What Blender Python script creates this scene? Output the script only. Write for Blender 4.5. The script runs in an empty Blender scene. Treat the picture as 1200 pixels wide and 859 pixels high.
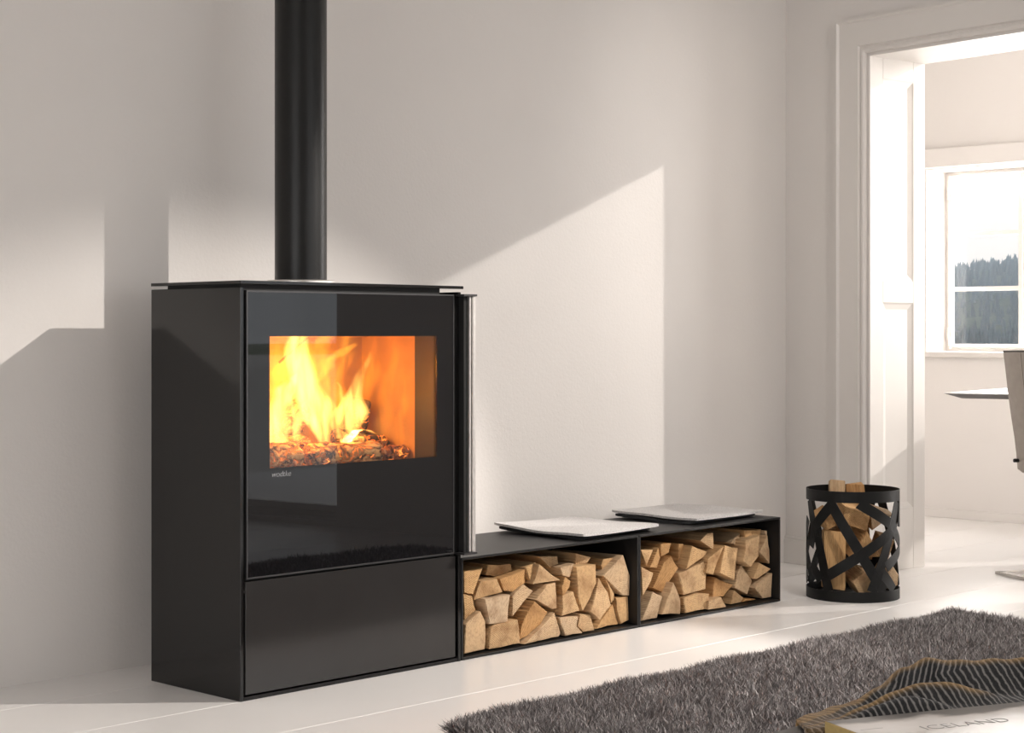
import bpy, bmesh, math, random
import numpy as np
from mathutils import Vector, Matrix
random.seed(7)
rng = np.random.default_rng(7)
scene = bpy.context.scene
COL = scene.collection

# ------------------------------------------------------------------ camera
TH = math.radians(44.078)                       # the long wall runs 44 deg to the right of the view axis
FW = Vector((math.cos(TH), math.sin(TH), 0))    # view axis
RT = Vector((math.sin(TH), -math.cos(TH), 0))
cam_data = bpy.data.cameras.new('camera')
cam_data.sensor_width = 36.0
cam_data.lens = 2065.43 / 1200 * 36.0
cam_data.shift_y = -(390 - 429.5) / 1200 * -1.0
cam_data.clip_end = 4000
cam = bpy.data.objects.new('camera', cam_data)
COL.objects.link(cam)
cam.location = (0, 0, 1.01)
cam.rotation_euler = (math.pi / 2, 0, TH - math.pi / 2)
scene.camera = cam

# ------------------------------------------------------------------ view, sky, sun
scene.view_settings.view_transform = 'Standard'
scene.view_settings.look = 'None'
scene.view_settings.exposure = 0.0
scene.view_settings.gamma = 1.0
scene.view_settings.use_curve_mapping = False
world = bpy.data.worlds.new('sky')
scene.world = world
world.use_nodes = True
bgn = world.node_tree.nodes['Background']
bgn.inputs['Color'].default_value = (0.90, 0.95, 1.0, 1)
bgn.inputs['Strength'].default_value = 1.45

def lamp(name, kind, energy, color, loc, direction, parent=None, **kw):
    d = bpy.data.lights.new(name, kind)
    d.energy = energy
    d.color = color
    for k, v in kw.items():
        setattr(d, k, v)
    o = bpy.data.objects.new(name, d)
    COL.objects.link(o)
    o.location = loc
    if direction is not None:
        o.rotation_euler = Vector(direction).to_track_quat('-Z', 'Y').to_euler()
    return o

SUN = Vector((-1, 0.592, -0.43)).normalized()
lamp('sun', 'SUN', 2.15, (1.0, 0.93, 0.86), (12, -4, 8), SUN, angle=math.radians(0.8))
WARMW = (1.0, 0.955, 0.915)
EW_O = Vector((6.411, 4.53, 0)); EW_U = Vector((-0.1256, -0.9921, 0)); EW_N = Vector((0.9921, -0.1256, 0))
# daylight standing in the window openings; front and left are added fill
def window_light(name, energy, center, direction, w, h):
    return lamp(name, 'AREA', energy, WARMW, center, direction, shape='RECTANGLE', size=w, size_y=h)
window_light('daylight_terrace_window', 2, EW_O + EW_U * 4.79 + EW_N * 0.19 + Vector((0, 0, 1.22)), -EW_N, 1.92, 2.32)
window_light('front_fill_light', 24, Vector((4.2, -2.50, 1.65)), (0, 1, 0), 3.9, 1.9)  # added main fill from behind the camera, no known window there
window_light('left_fill_light', 52, Vector((-1.75, 1.4, 1.10)), (1, 0, 0), 2.9, 1.9)  # added side fill that lifts the wall left of the stove
window_light('daylight_tall_window', 118, Vector((8.80, 2.28, 1.7)), (-1, 0, 0), 1.40, 3.2)
window_light('daylight_casement_window', 42, Vector((8.90, 4.644, 1.41)), (-1, 0, 0), 0.90, 0.95)

# ------------------------------------------------------------------ helpers
def new_obj(name, mesh, mat=None, parent=None, loc=None):
    o = bpy.data.objects.new(name, mesh)
    COL.objects.link(o)
    if mat is not None:
        mesh.materials.append(mat)
    if parent is not None:
        o.parent = parent
    if loc is not None:
        o.location = loc
    return o

def tag(o, label, cat, group=None):
    o['label'] = label
    o['category'] = cat
    if group:
        o['group'] = group
    return o

def struct(o, label=None):
    o['kind'] = 'structure'
    if label:
        o['label'] = label
    return o

def empty(name, loc=(0, 0, 0), rz=0.0):
    o = bpy.data.objects.new(name, None)
    COL.objects.link(o)
    o.location = loc
    o.rotation_euler = (0, 0, rz)
    o.empty_display_size = 0.05
    return o

def mesh_bm(bm, name='mesh', smooth=False):
    bmesh.ops.recalc_face_normals(bm, faces=bm.faces)
    me = bpy.data.meshes.new(name)
    bm.to_mesh(me)
    bm.free()
    if smooth:
        for p in me.polygons:
            p.use_smooth = True
    return me

def smooth_angle(me, deg=35):
    for p in me.polygons:
        p.use_smooth = True
    try:
        me.set_sharp_from_angle(angle=math.radians(deg))
    except Exception:
        pass
    return me

def add_box(bm, x0, x1, y0, y1, z0, z1, bevel=0.0, seg=1, M=None):
    xs = (min(x0, x1), max(x0, x1)); ys = (min(y0, y1), max(y0, y1)); zs = (min(z0, z1), max(z0, z1))
    v = [bm.verts.new((xs[i], ys[j], zs[k])) for i in (0, 1) for j in (0, 1) for k in (0, 1)]
    idx = [(0, 1, 3, 2), (4, 6, 7, 5), (0, 4, 5, 1), (2, 3, 7, 6), (0, 2, 6, 4), (1, 5, 7, 3)]
    fs = [bm.faces.new([v[a] for a in f]) for f in idx]
    verts = list(v)
    if bevel > 0:
        edges = list({e for f in fs for e in f.edges})
        r = bmesh.ops.bevel(bm, geom=edges, offset=bevel, segments=seg, profile=0.5, affect='EDGES')
        verts = list({w for f in r['faces'] for w in f.verts} | {w for w in v if w.is_valid})
    if M is not None:
        bmesh.ops.transform(bm, matrix=M, verts=verts)

def box_obj(name, x0, x1, y0, y1, z0, z1, mat, parent=None, bevel=0.0, seg=1):
    bm = bmesh.new()
    add_box(bm, x0, x1, y0, y1, z0, z1, bevel, seg)
    return new_obj(name, mesh_bm(bm, name), mat, parent)

def boxes_obj(name, boxes, mat, parent=None, bevel=0.0):
    bm = bmesh.new()
    for b in boxes:
        add_box(bm, *b, bevel=bevel)
    return new_obj(name, mesh_bm(bm, name), mat, parent)

def lathe(bm, prof, seg=48, c=(0, 0), caps=False):
    rings = []
    for r, z in prof:
        rings.append([bm.verts.new((c[0] + r * math.cos(2 * math.pi * i / seg), c[1] + r * math.sin(2 * math.pi * i / seg), z)) for i in range(seg)])
    for a, b in zip(rings, rings[1:]):
        for i in range(seg):
            bm.faces.new((a[i], a[(i + 1) % seg], b[(i + 1) % seg], b[i]))
    if caps:
        bm.faces.new(rings[0]); bm.faces.new(rings[-1])
    return rings

def tube(bm, pts, radii, seg=10, caps=True, flat=1.0):
    pts = [Vector(p) for p in pts]
    rings = []
    n0 = None
    for i, p in enumerate(pts):
        t = (pts[min(i + 1, len(pts) - 1)] - pts[max(i - 1, 0)]).normalized()
        if n0 is None:
            n0 = t.orthogonal().normalized()
        n0 = (n0 - t * n0.dot(t)).normalized()
        b = t.cross(n0)
        r = radii[i] if isinstance(radii, (list, tuple)) else radii
        rings.append([bm.verts.new(p + (n0 * math.cos(2 * math.pi * k / seg) + b * math.sin(2 * math.pi * k / seg) * flat) * r) for k in range(seg)])
    for a, b in zip(rings, rings[1:]):
        for k in range(seg):
            bm.faces.new((a[k], a[(k + 1) % seg], b[(k + 1) % seg], b[k]))
    if caps:
        bm.faces.new(rings[0]); bm.faces.new(rings[-1])

# ------------------------------------------------------------------ materials
def nt_of(name):
    m = bpy.data.materials.new(name)
    m.use_nodes = True
    nt = m.node_tree
    return m, nt, nt.nodes['Principled BSDF']

def N(nt, typ, **kw):
    n = nt.nodes.new(typ)
    for k, v in kw.items():
        setattr(n, k, v)
    return n

def ramp(nt, stops):
    r = N(nt, 'ShaderNodeValToRGB')
    el = r.color_ramp.elements
    while len(el) < len(stops):
        el.new(0.5)
    for e, (p, c) in zip(el, stops):
        e.position = p
        e.color = (*c, 1) if len(c) == 3 else c
    return r

def plain(name, col, rough=0.5, metal=0.0, spec=0.5, noise=0.0, nscale=40.0, bump=0.0, bscale=200.0, coord='Object'):
    m, nt, p = nt_of(name)
    p.inputs['Base Color'].default_value = (*col, 1)
    p.inputs['Roughness'].default_value = rough
    p.inputs['Metallic'].default_value = metal
    p.inputs['Specular IOR Level'].default_value = spec
    tc = N(nt, 'ShaderNodeTexCoord')
    if noise > 0:
        n = N(nt, 'ShaderNodeTexNoise'); n.inputs['Scale'].default_value = nscale; n.inputs['Detail'].default_value = 5
        nt.links.new(tc.outputs[coord], n.inputs['Vector'])
        lo = tuple(max(0, c * (1 - noise)) for c in col); hi = tuple(min(1, c * (1 + noise)) for c in col)
        r = ramp(nt, [(0.3, lo), (0.7, hi)])
        nt.links.new(n.outputs['Fac'], r.inputs['Fac'])
        nt.links.new(r.outputs['Color'], p.inputs['Base Color'])
    if bump > 0:
        n = N(nt, 'ShaderNodeTexNoise'); n.inputs['Scale'].default_value = bscale; n.inputs['Detail'].default_value = 4
        nt.links.new(tc.outputs[coord], n.inputs['Vector'])
        b = N(nt, 'ShaderNodeBump'); b.inputs['Strength'].default_value = bump; b.inputs['Distance'].default_value = 0.002
        nt.links.new(n.outputs['Fac'], b.inputs['Height'])
        nt.links.new(b.outputs['Normal'], p.inputs['Normal'])
    return m

def glass_mat(name, tint=(1, 1, 1), ior=1.5):
    m = bpy.data.materials.new(name); m.use_nodes = True
    nt = m.node_tree; nt.nodes.clear()
    out = N(nt, 'ShaderNodeOutputMaterial'); mix = N(nt, 'ShaderNodeMixShader')
    fr = N(nt, 'ShaderNodeFresnel'); fr.inputs['IOR'].default_value = ior
    tr = N(nt, 'ShaderNodeBsdfTransparent'); tr.inputs['Color'].default_value = (*tint, 1)
    gl = N(nt, 'ShaderNodeBsdfGlossy'); gl.inputs['Roughness'].default_value = 0.0
    ge = N(nt, 'ShaderNodeNewGeometry'); io = N(nt, 'ShaderNodeMath', operation='MULTIPLY_ADD')
    io.inputs[1].default_value = 1 / ior - ior; io.inputs[2].default_value = ior
    nt.links.new(ge.outputs['Backfacing'], io.inputs[0]); nt.links.new(io.outputs[0], fr.inputs['IOR'])
    nt.links.new(fr.outputs['Fac'], mix.inputs['Fac']); nt.links.new(tr.outputs[0], mix.inputs[1]); nt.links.new(gl.outputs[0], mix.inputs[2])
    nt.links.new(mix.outputs[0], out.inputs['Surface'])
    return m

M_wall = plain('plaster', (0.80, 0.765, 0.735), 0.9, spec=0.2, noise=0.012, nscale=3, bump=0.35, bscale=90)
M_wallw = plain('plaster_white', (0.84, 0.81, 0.785), 0.9, spec=0.2, noise=0.01, nscale=3, bump=0.2, bscale=90)
M_ceil = plain('ceiling_paint', (0.82, 0.80, 0.78), 0.9, spec=0.2, bump=0.1)
M_white = plain('white_lacquer', (0.78, 0.745, 0.71), 0.4, noise=0.01, nscale=6, bump=0.03)
M_floor = plain('white_floor_lacquer', (0.89, 0.865, 0.845), 0.28, spec=0.45, noise=0.02, nscale=2.0, bump=0.02, bscale=60)
M_gap = plain('joint_base', (0.45, 0.42, 0.40), 0.8)  # darker floor base that shows between the boards
M_black = plain('black_powder_coat', (0.012, 0.0115, 0.0115), 0.42, spec=0.3, noise=0.1, nscale=30, bump=0.03, bscale=900)
M_panel = plain('anthracite_enamel', (0.010, 0.0096, 0.0096), 0.10, spec=0.42, noise=0.06, nscale=4)
M_blackglass = plain('black_glass', (0.006, 0.006, 0.007), 0.015, noise=0.05, nscale=4)
M_gaskets = plain('black_recess', (0.006, 0.006, 0.006), 0.7)
M_edge = plain('dark_steel_edge', (0.10, 0.098, 0.10), 0.35, metal=0.8, noise=0.05)
M_steel = plain('brushed_steel', (0.80, 0.77, 0.74), 0.42, metal=1.0, noise=0.06, nscale=80)
M_pipe = plain('black_flue_paint', (0.007, 0.007, 0.007), 0.36, spec=0.35, noise=0.08, nscale=30)
M_glass = glass_mat('clear_glass')
M_fireglass = glass_mat('stove_glass', (0.98, 0.97, 0.96))
# ------------------------------------------------------------------ room shell
RX0, RX1, RY0, RY1, CEIL = -1.6, 8.57, -2.3, 4.53, 3.5
FARY0, FARY1 = 1.1, 5.75
ground = new_obj('floor', mesh_bm((lambda b: (add_box(b, RX0 - 0.3, RX1 + 0.3, RY0 - 0.3, FARY1 + 0.3, -0.12, -0.022), b)[1])(bmesh.new()), 'floor'), M_gap)
struct(ground, 'white lacquered floor of wide boards')
bw = 0.372
board_meshes = {}
y = 3.515 - bw * 16
bmb = bmesh.new()
add_box(bmb, 0, RX1 - RX0 + 0.2, 0.0013, bw - 0.0013, -0.022, 0.0, bevel=0.0012)
bme = mesh_bm(bmb, 'floor_board'); bme.materials.append(M_floor)
while y < FARY1:
    b = bpy.data.objects.new('floor_board', bme); COL.objects.link(b)
    b.parent = ground
    b.location = (RX0 - 0.1, y, 0)
    y += bw

# long wall behind the stove
w = box_obj('wall_rear', RX0 - 0.3, 6.411, RY1, RY1 + 0.30, -0.02, CEIL, M_wall); struct(w, 'rough white plaster wall behind the stove')
# wall behind the camera, with a wide opening added for fill light
def wall_with_holes(name, length, height, thick, holes, mat, M):
    """wall in local x (length), y (thickness), z; holes = (x0, x1, z0, z1), sorted, not overlapping in x"""
    bm = bmesh.new()
    x = 0.0
    for (a, b, z0, z1) in holes:
        add_box(bm, x, a, 0, thick, -0.02, height)
        if z0 > 0:
            add_box(bm, a, b, 0, thick, -0.02, z0)
        add_box(bm, a, b, 0, thick, z1, height)
        x = b
    add_box(bm, x, length, 0, thick, -0.02, height)
    o = new_obj(name, mesh_bm(bm, name), mat)
    o.matrix_world = M
    return struct(o)

def frame_matrix(o, u, n):
    m = Matrix.Identity(4)
    for i in range(3):
        m[i][0] = u[i]; m[i][1] = n[i]; m[i][2] = (0, 0, 1)[i]; m[i][3] = o[i]
    return m

MF = frame_matrix((RX0 - 0.3, RY0, 0), (1, 0, 0), (0, 1, 0)) @ Matrix.Translation((0, -0.3, 0))
wall_with_holes('wall_front', 9.2, CEIL, 0.3, [(4.1, 8.1, 0.65, 2.65)], M_wall, MF)
ML = frame_matrix((RX0 - 0.3, RY0, 0), (0, 1, 0), (1, 0, 0))
ML = Matrix(((0, 1, 0, RX0 - 0.3), (1, 0, 0, RY0), (0, 0, 1, 0), (0, 0, 0, 1)))
wall_with_holes('wall_left', RY1 - RY0, CEIL, 0.3, [(2.2, 5.2, 0.10, 2.10)], M_wall, ML)
# end wall with doorway and terrace window (stands 7 degrees off square)
ME = frame_matrix(EW_O, EW_U, EW_N)
WT = 0.36
DS0, DS1, DZ = 0.456, 1.60, 2.185
wall_with_holes('wall_right', 6.95, CEIL, WT, [(DS0, DS1, 0.0, DZ), (3.80, 5.78, 0.03, 2.4)], M_wall, ME)
# ceiling over both rooms
c = box_obj('ceiling', RX0 - 0.3, RX1 + 0.4, RY0 - 0.3, FARY1 + 0.3, CEIL, CEIL + 0.2, M_ceil); struct(c)
# next room
w = box_obj('wall_next_room_left', 6.74, RX1, FARY1, FARY1 + 0.25, -0.02, CEIL, M_wallw); struct(w)
w = box_obj('wall_next_room_right', 6.62, RX1, FARY0 - 0.25, FARY0, -0.02, CEIL, M_wallw); struct(w)
w = box_obj('wall_next_room_return', 6.60, 6.82, 4.55, FARY1, -0.02, CEIL, M_wallw); struct(w)
MFAR = Matrix(((0, 1, 0, RX1), (1, 0, 0, FARY0 - 0.25), (0, 0, 1, 0), (0, 0, 0, 1)))
o0 = FARY0 - 0.25
WY0, WY1, WZ0, WZ1 = 4.171, 5.117, 0.905, 1.905
wall_with_holes('wall_far', FARY1 + 0.25 - o0, CEIL, 0.25, [(1.55 - o0, 3.0 - o0, 0.06, 3.38), (WY0 - o0, WY1 - o0, WZ0, WZ1)], M_wallw, MFAR)

# beam over the far window
t = box_obj('trim_1', RX1 - 0.05, RX1 + 0.004, 3.6, FARY1, 1.912, 2.014, M_wallw, bevel=0.004); struct(t, 'white plaster lintel band above the far window')

# casement window of the next room
def window_object(name, M, w, h, rows, cols, bar, depth, sashes=1, mat=M_white, label=None):
    """frame in local x (width), y (depth), z (height)"""
    root = empty(name); root.matrix_world = M; struct(root, label)
    def fr(nm, a, b, z0, z1, y0, y1):
        o = box_obj(nm, a, b, y0, y1, z0, z1, mat, root, bevel=0.003); return o
    f = bar
    boxes_obj('window_frame', [(0, f, 0, depth, 0, h), (w - f, w, 0, depth, 0, h), (f, w - f, 0, depth, 0, f), (f, w - f, 0, depth, h - f, h)], mat, root)
    sw = (w - 2 * f) / sashes
    for s in range(sashes):
        x0 = f + s * sw + 0.003; x1 = x0 + sw - 0.006
        z0 = f + 0.003; z1 = h - f - 0.003
        st = bar * 1.15
        sash = boxes_obj('sash', [(x0, x0 + st, -0.012, depth * 0.6, z0, z1), (x1 - st, x1, -0.012, depth * 0.6, z0, z1), (x0 + st, x1 - st, -0.012, depth * 0.6, z0, z0 + st), (x0 + st, x1 - st, -0.012, depth * 0.6, z1 - st, z1)], mat, root)
        gx0, gx1, gz0, gz1 = x0 + st, x1 - st, z0 + st, z1 - st
        mb = 0.012
        for r in range(1, rows):
            zz = gz0 + (gz1 - gz0) * r / rows
            box_obj('glazing_bar', gx0, gx1, 0.0, depth * 0.5, zz - mb, zz + mb, mat, sash)
        for c_ in range(1, cols):
            xx = gx0 + (gx1 - gx0) * c_ / cols
            box_obj('glazing_bar', xx - mb, xx + mb, 0.0, depth * 0.5, gz0, gz1, mat, sash)
        for r in range(rows):
            za = gz0 + (gz1 - gz0) * r / rows; zb = gz0 + (gz1 - gz0) * (r + 1) / rows
            for c_ in range(cols):
                xa = gx0 + (gx1 - gx0) * c_ / cols; xb = gx0 + (gx1 - gx0) * (c_ + 1) / cols
                box_obj('pane', xa - 0.004, xb + 0.004, depth * 0.28, depth * 0.28 + 0.004, za - 0.004, zb + 0.004, M_glass, sash)
    return root

MW = Matrix(((0, 1, 0, 8.775), (-1, 0, 0, WY1), (0, 0, 1, WZ0), (0, 0, 0, 1)))
win = window_object('window_1', MW, WY1 - WY0, WZ1 - WZ0, 3, 1, 0.019, 0.026, sashes=2, label='white wooden casement window with three panes per sash looking at a forest')
bm = bmesh.new()
for zz in (0.10, 0.88):
    tube(bm, [(0.028, -0.02, zz - 0.035), (0.028, -0.02, zz + 0.035)], 0.007, 8)
h_ = new_obj('hinge', mesh_bm(bm, 'hinge'), M_steel, win)
sill = box_obj('sill', RX1 - 0.03, 8.775, WY0 - 0.05, WY1 + 0.06, WZ0 - 0.03, WZ0 + 0.002, M_white, None, bevel=0.004)
sill.parent = win; sill.matrix_parent_inverse = win.matrix_world.inverted()
# other windows, outside the picture; the last two are added for fill
MT = Matrix(((0, 1, 0, 8.70), (-1, 0, 0, 3.0), (0, 0, 1, 0.06), (0, 0, 0, 1)))
window_object('window_2', MT, 1.45, 3.32, 1, 1, 0.03, 0.06, label='tall glazed terrace window of the next room')
MT2 = ME @ Matrix(((1, 0, 0, 3.80), (0, 1, 0, 0.12), (0, 0, 1, 0.03), (0, 0, 0, 1)))
window_object('window_3', MT2, 1.98, 2.37, 1, 1, 0.03, 0.06, label='tall terrace window reflected in the stove door')
MT3 = Matrix(((1, 0, 0, 2.2), (0, -1, 0, -2.36), (0, 0, 1, 0.65), (0, 0, 0, 1)))
window_object('added_window_4', MT3, 4.0, 2.0, 1, 1, 0.04, 0.06, sashes=4, label='unseen wide window added behind the viewer for fill light')
MT4 = Matrix(((0, -1, 0, -1.66), (1, 0, 0, -0.1), (0, 0, 1, 0.10), (0, 0, 0, 1)))
window_object('added_window_5', MT4, 3.0, 2.0, 1, 1, 0.04, 0.06, sashes=3, label='unseen window added in the left wall for fill light')

# baseboard of the end wall
def ew_box(name, s0, s1, n0, n1, z0, z1, mat, parent=None, bevel=0.0):
    o = box_obj(name, s0, s1, n0, n1, z0, z1, mat, parent, bevel)
    if parent is None:
        o.matrix_world = ME
    return o
b = boxes_obj('baseboard_right', [(0.0, 0.314, -0.016, 0.0, 0.0, 0.105), (0.0, 0.314, -0.011, 0.0, 0.105, 0.118)], M_white, bevel=0.002); b.matrix_world = ME; struct(b)
b = boxes_obj('baseboard_far', [(RX1 - 0.014, RX1, 3.1, FARY1, 0.0, 0.05)], M_wallw, bevel=0.002); struct(b)

# door casing: profile swept round the opening
prof = [(0.0, 0.0), (0.0, 0.012), (0.008, 0.018), (0.016, 0.018), (0.020, 0.011), (0.026, 0.011), (0.032, 0.022), (0.130, 0.024), (0.138, 0.034), (0.146, 0.034), (0.146, 0.0)]
bm = bmesh.new()
path = [lambda o, t: (DS0 - o, -t, 0.0), lambda o, t: (DS0 - o, -t, DZ + o), lambda o, t: (DS1 + o, -t, DZ + o), lambda o, t: (DS1 + o, -t, 0.0)]
rings = [[bm.verts.new(f(o, t)) for o, t in prof] for f in path]
for a, b_ in zip(rings, rings[1:]):
    for i in range(len(prof) - 1):
        bm.faces.new((a[i], a[i + 1], b_[i + 1], b_[i]))
tr = new_obj('trim_2', mesh_bm(bm, 'trim_2'), M_white); tr.matrix_world = ME; struct(tr, 'white moulded door casing')

# panelled door lining
dl = empty('door_1'); dl.matrix_world = ME; struct(dl, 'white panelled lining of the open doorway')
def lining(side):
    s = DS0 if side < 0 else DS1
    d = -side * 0.016          # into the opening
    def bx(nm, n0, n1, z0, z1, th, back=0.0, bev=0.0015):
        return box_obj(nm, s + back, s + d * th, n0, n1, z0, z1, M_white, dl, bevel=bev)
    zb = [0.0, 0.26, 1.137, 1.228, 2.084, DZ]
    bx('back_board', 0.0, WT, 0, DZ, 0.25, bev=0)
    bx('stile', 0.0, 0.085, 0, DZ, 1.0)
    bx('stile', 0.285, WT, 0, DZ, 1.0)
    bx('rail', 0.085, 0.285, zb[0], zb[1], 1.0)
    bx('rail', 0.085, 0.285, zb[2], zb[3], 1.0)
    bx('rail', 0.085, 0.285, zb[4], zb[5], 1.0)
    for z0, z1 in ((zb[1], zb[2]), (zb[3], zb[4])):
        bm = bmesh.new()
        w_ = 0.028
        o0_ = [(0.085, z0), (0.285, z0), (0.285, z1), (0.085, z1)]
        o1_ = [(0.085 + w_, z0 + w_), (0.285 - w_, z0 + w_), (0.285 - w_, z1 - w_), (0.085 + w_, z1 - w_)]
        va = [bm.verts.new((s + d * 0.95, n, z)) for n, z in o0_]
        vm = [bm.verts.new((s + d * 0.75, n + (0.006 if n < 0.15 else -0.006), z + (0.006 if i < 2 else -0.006))) for i, (n, z) in enumerate(o0_)]
        vb = [bm.verts.new((s + d * 0.30, n, z)) for n, z in o1_]
        for A_, B_ in ((va, vm), (vm, vb)):
            for i in range(4):
                bm.faces.new((A_[i], A_[(i + 1) % 4], B_[(i + 1) % 4], B_[i]))
        bm.faces.new(vb)
        new_obj('panel', mesh_bm(bm, 'panel'), M_white, dl)
lining(-1); lining(1)
box_obj('head_board', DS0 + 0.001, DS1 - 0.001, 0.0, WT, DZ - 0.014, DZ + 0.001, M_white, dl)
boxes_obj('far_casing', [(DS0 - 0.13, DS0, WT, WT + 0.022, 0, DZ + 0.13), (DS1, DS1 + 0.13, WT, WT + 0.022, 0, DZ + 0.13), (DS0, DS1, WT, WT + 0.022, DZ, DZ + 0.13)], M_white, dl)

# ------------------------------------------------------------------ outside: wooded hillside
M_forest = plain('autumn_conifers', (0.040, 0.066, 0.085), 0.9, spec=0.1, noise=0.5, nscale=0.02)
M_hill = plain('forest_floor', (0.05, 0.07, 0.05), 0.95, spec=0.1, noise=0.4, nscale=0.05)
M_gold = plain('golden_larch', (0.42, 0.27, 0.06), 0.9, spec=0.1, noise=0.3, nscale=0.4)
M_trunk = plain('larch_trunk', (0.12, 0.08, 0.05), 0.9)
M_meadow = plain('meadow', (0.10, 0.14, 0.06), 0.95, spec=0.1, noise=0.3, nscale=0.1)
m_ = box_obj('meadow', 8.86, 1500, -500, 1200, -3.5, -3.0, M_meadow); struct(m_, 'green meadow outside the house')
te = box_obj('terrace', 6.75, 60, -60, 0.80, -2.95, -0.06, plain('added_pale_paving', (0.55, 0.53, 0.50), 0.8, noise=0.08, nscale=3)); struct(te, 'unseen pale paving added outside to brighten the stove door reflection')  # added paving, stretched far out so the stove glass reflects something bright
HDIR = Vector((0.8808, 0.4735, 0))            # towards the hillside
HLAT = Vector((0.4735, -0.8808, 0))
def hill_h(d, l):
    a = 0.25 * max(0, d - 700) * (1 + 0.12 * math.sin(l * 0.021) + 0.1 * math.sin(l * 0.05 + 1))
    top = 36 + 3.0 * math.sin(l * 0.016 + 0.5) + 1.6 * math.sin(l * 0.06)
    k = 6.0
    return top - math.log(1 + math.exp((top - a) / k)) * k if (top - a) / k < 40 else a
bm = bmesh.new()
nd, nl = 40, 40
grid = [[None] * (nl + 1) for _ in range(nd + 1)]
for i in range(nd + 1):
    for j in range(nl + 1):
        d = 690 + i * 12; l = -260 + j * 13
        p = HDIR * d + HLAT * l
        grid[i][j] = bm.verts.new((p.x, p.y, hill_h(d, l) - 3.1))
for i in range(nd):
    for j in range(nl):
        bm.faces.new((grid[i][j], grid[i + 1][j], grid[i + 1][j + 1], grid[i][j + 1]))
hl = new_obj('hillside', mesh_bm(bm, 'hillside', True), M_hill); struct(hl, 'distant hillside')
# dense conifers: nobody could count them
V = []; Fc = []
tri = 0
for k in range(6200):
    d = 640 + 390 * random.random() ** 1.1; l = random.uniform(-150, 150)
    if any((d - a_) ** 2 + (l - b_) ** 2 < 25 for a_, b_ in ((712, 9.5), (716, 4.0), (800, 8.5))):
        continue
    p = HDIR * d + HLAT * l; z = hill_h(d, l) - 3.3
    h = random.uniform(3.2, 6.6); r = h * random.uniform(0.16, 0.24)
    for q in range(3):
        b0 = len(V)
        zb_ = z + h * (0.08 + 0.26 * q); zt = z + h * (0.55 + 0.225 * q); rr = r * (1 - 0.27 * q)
        a0 = random.random() * 6
        for s in range(6):
            aa = a0 + s * math.pi / 3
            V.append((p.x + rr * math.cos(aa), p.y + rr * math.sin(aa), zb_ - 0.1 * rr * (s % 2)))
        V.append((p.x, p.y, zt))
        for s in range(6):
            Fc.append((b0 + s, b0 + (s + 1) % 6, b0 + 6))
me = bpy.data.meshes.new('conifer_forest'); me.from_pydata(V, [], Fc)
fo = new_obj('conifer_forest', me, M_forest); fo['kind'] = 'stuff'; fo['label'] = 'blue-green conifer forest on the hill beyond the far window'; fo['category'] = 'forest'
def larch_mesh(h):
    bm = bmesh.new()
    for q in range(5):
        z0 = h * (0.12 + 0.16 * q); z1 = z0 + h * 0.3; rr = h * 0.2 * (1 - 0.17 * q)
        n = 9
        top = bm.verts.new((0, 0, min(z1, h)))
        ring = [bm.verts.new((rr * (1.0 if s % 2 else 0.72) * math.cos(2 * math.pi * s / n + q), rr * (1.0 if s % 2 else 0.72) * math.sin(2 * math.pi * s / n + q), z0)) for s in range(n)]
        for s in range(n):
            bm.faces.new((ring[s], ring[(s + 1) % n], top))
        bm.faces.new(ring)
    return mesh_bm(bm, 'crown')
def larch(d, l, h, label):
    p = HDIR * d + HLAT * l
    r_ = empty('larch_tree', (p.x, p.y, hill_h(d, l) - 3.1)); tag(r_, label, 'tree', 'golden larches on the hillside')
    new_obj('crown', larch_mesh(h), M_gold, r_)
    bm = bmesh.new(); lathe(bm, [(h * 0.02, -0.3), (h * 0.015, h * 0.4)], 8, caps=True)
    new_obj('trunk', mesh_bm(bm, 'trunk'), M_trunk, r_)

larch(712, 9.5, 7.0, 'golden larch at the foot of the hill, lower right of the far window')
larch(716, 4.0, 5.5, 'smaller golden larch at the foot of the hill beside a taller one')
larch(800, 8.5, 6.0, 'golden larch halfway up the hill, seen at the right of the middle pane')

# thin autumn haze over the hill
bm = bmesh.new()
add_box(bm, 600, 1180, -320, 320, -2.9, 75, M=Matrix(((HDIR.x, -HLAT.x, 0, 0), (HDIR.y, -HLAT.y, 0, 0), (0, 0, 1, 0), (0, 0, 0, 1))))
m = bpy.data.materials.new('haze'); m.use_nodes = True; nt = m.node_tree; nt.nodes.clear()
out = N(nt, 'ShaderNodeOutputMaterial'); vs = N(nt, 'ShaderNodeVolumeScatter'); vs.inputs['Color'].default_value = (0.66, 0.84, 1.0, 1); vs.inputs['Density'].default_value = 0.0019
nt.links.new(vs.outputs[0], out.inputs['Volume'])
hz = new_obj('haze', mesh_bm(bm, 'haze'), m); hz['kind'] = 'stuff'; hz['label'] = 'thin blue haze lying over the wooded hill'; hz['category'] = 'haze'
# ------------------------------------------------------------------ stove
SF = 3.886
stove = empty('wood_stove', (3.364, 4.10, 0)); 
tag(stove, 'tall black wood-burning stove with a glass door and a burning fire', 'stove')
SI = Matrix.Translation((-3.364, -4.10, 0))
def sbox(name, x0, x1, y0, y1, z0, z1, mat, parent=None, bevel=0.0):
    bm = bmesh.new(); add_box(bm, x0, x1, y0, y1, z0, z1, bevel, M=SI)
    return new_obj(name, mesh_bm(bm, name), mat, parent if parent else stove)
def sboxes(name, bl, mat, parent=None, bevel=0.0):
    bm = bmesh.new()
    for b in bl:
        add_box(bm, *b, bevel=bevel, M=SI)
    return new_obj(name, mesh_bm(bm, name), mat, parent if parent else stove)
sbox('side_panel', 2.946, 2.957, SF, 4.31, 0.0, 1.135, M_panel, bevel=0.001)
sbox('side_panel', 3.776, 3.787, SF, 4.31, 0.0, 1.135, M_panel, bevel=0.001)
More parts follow.
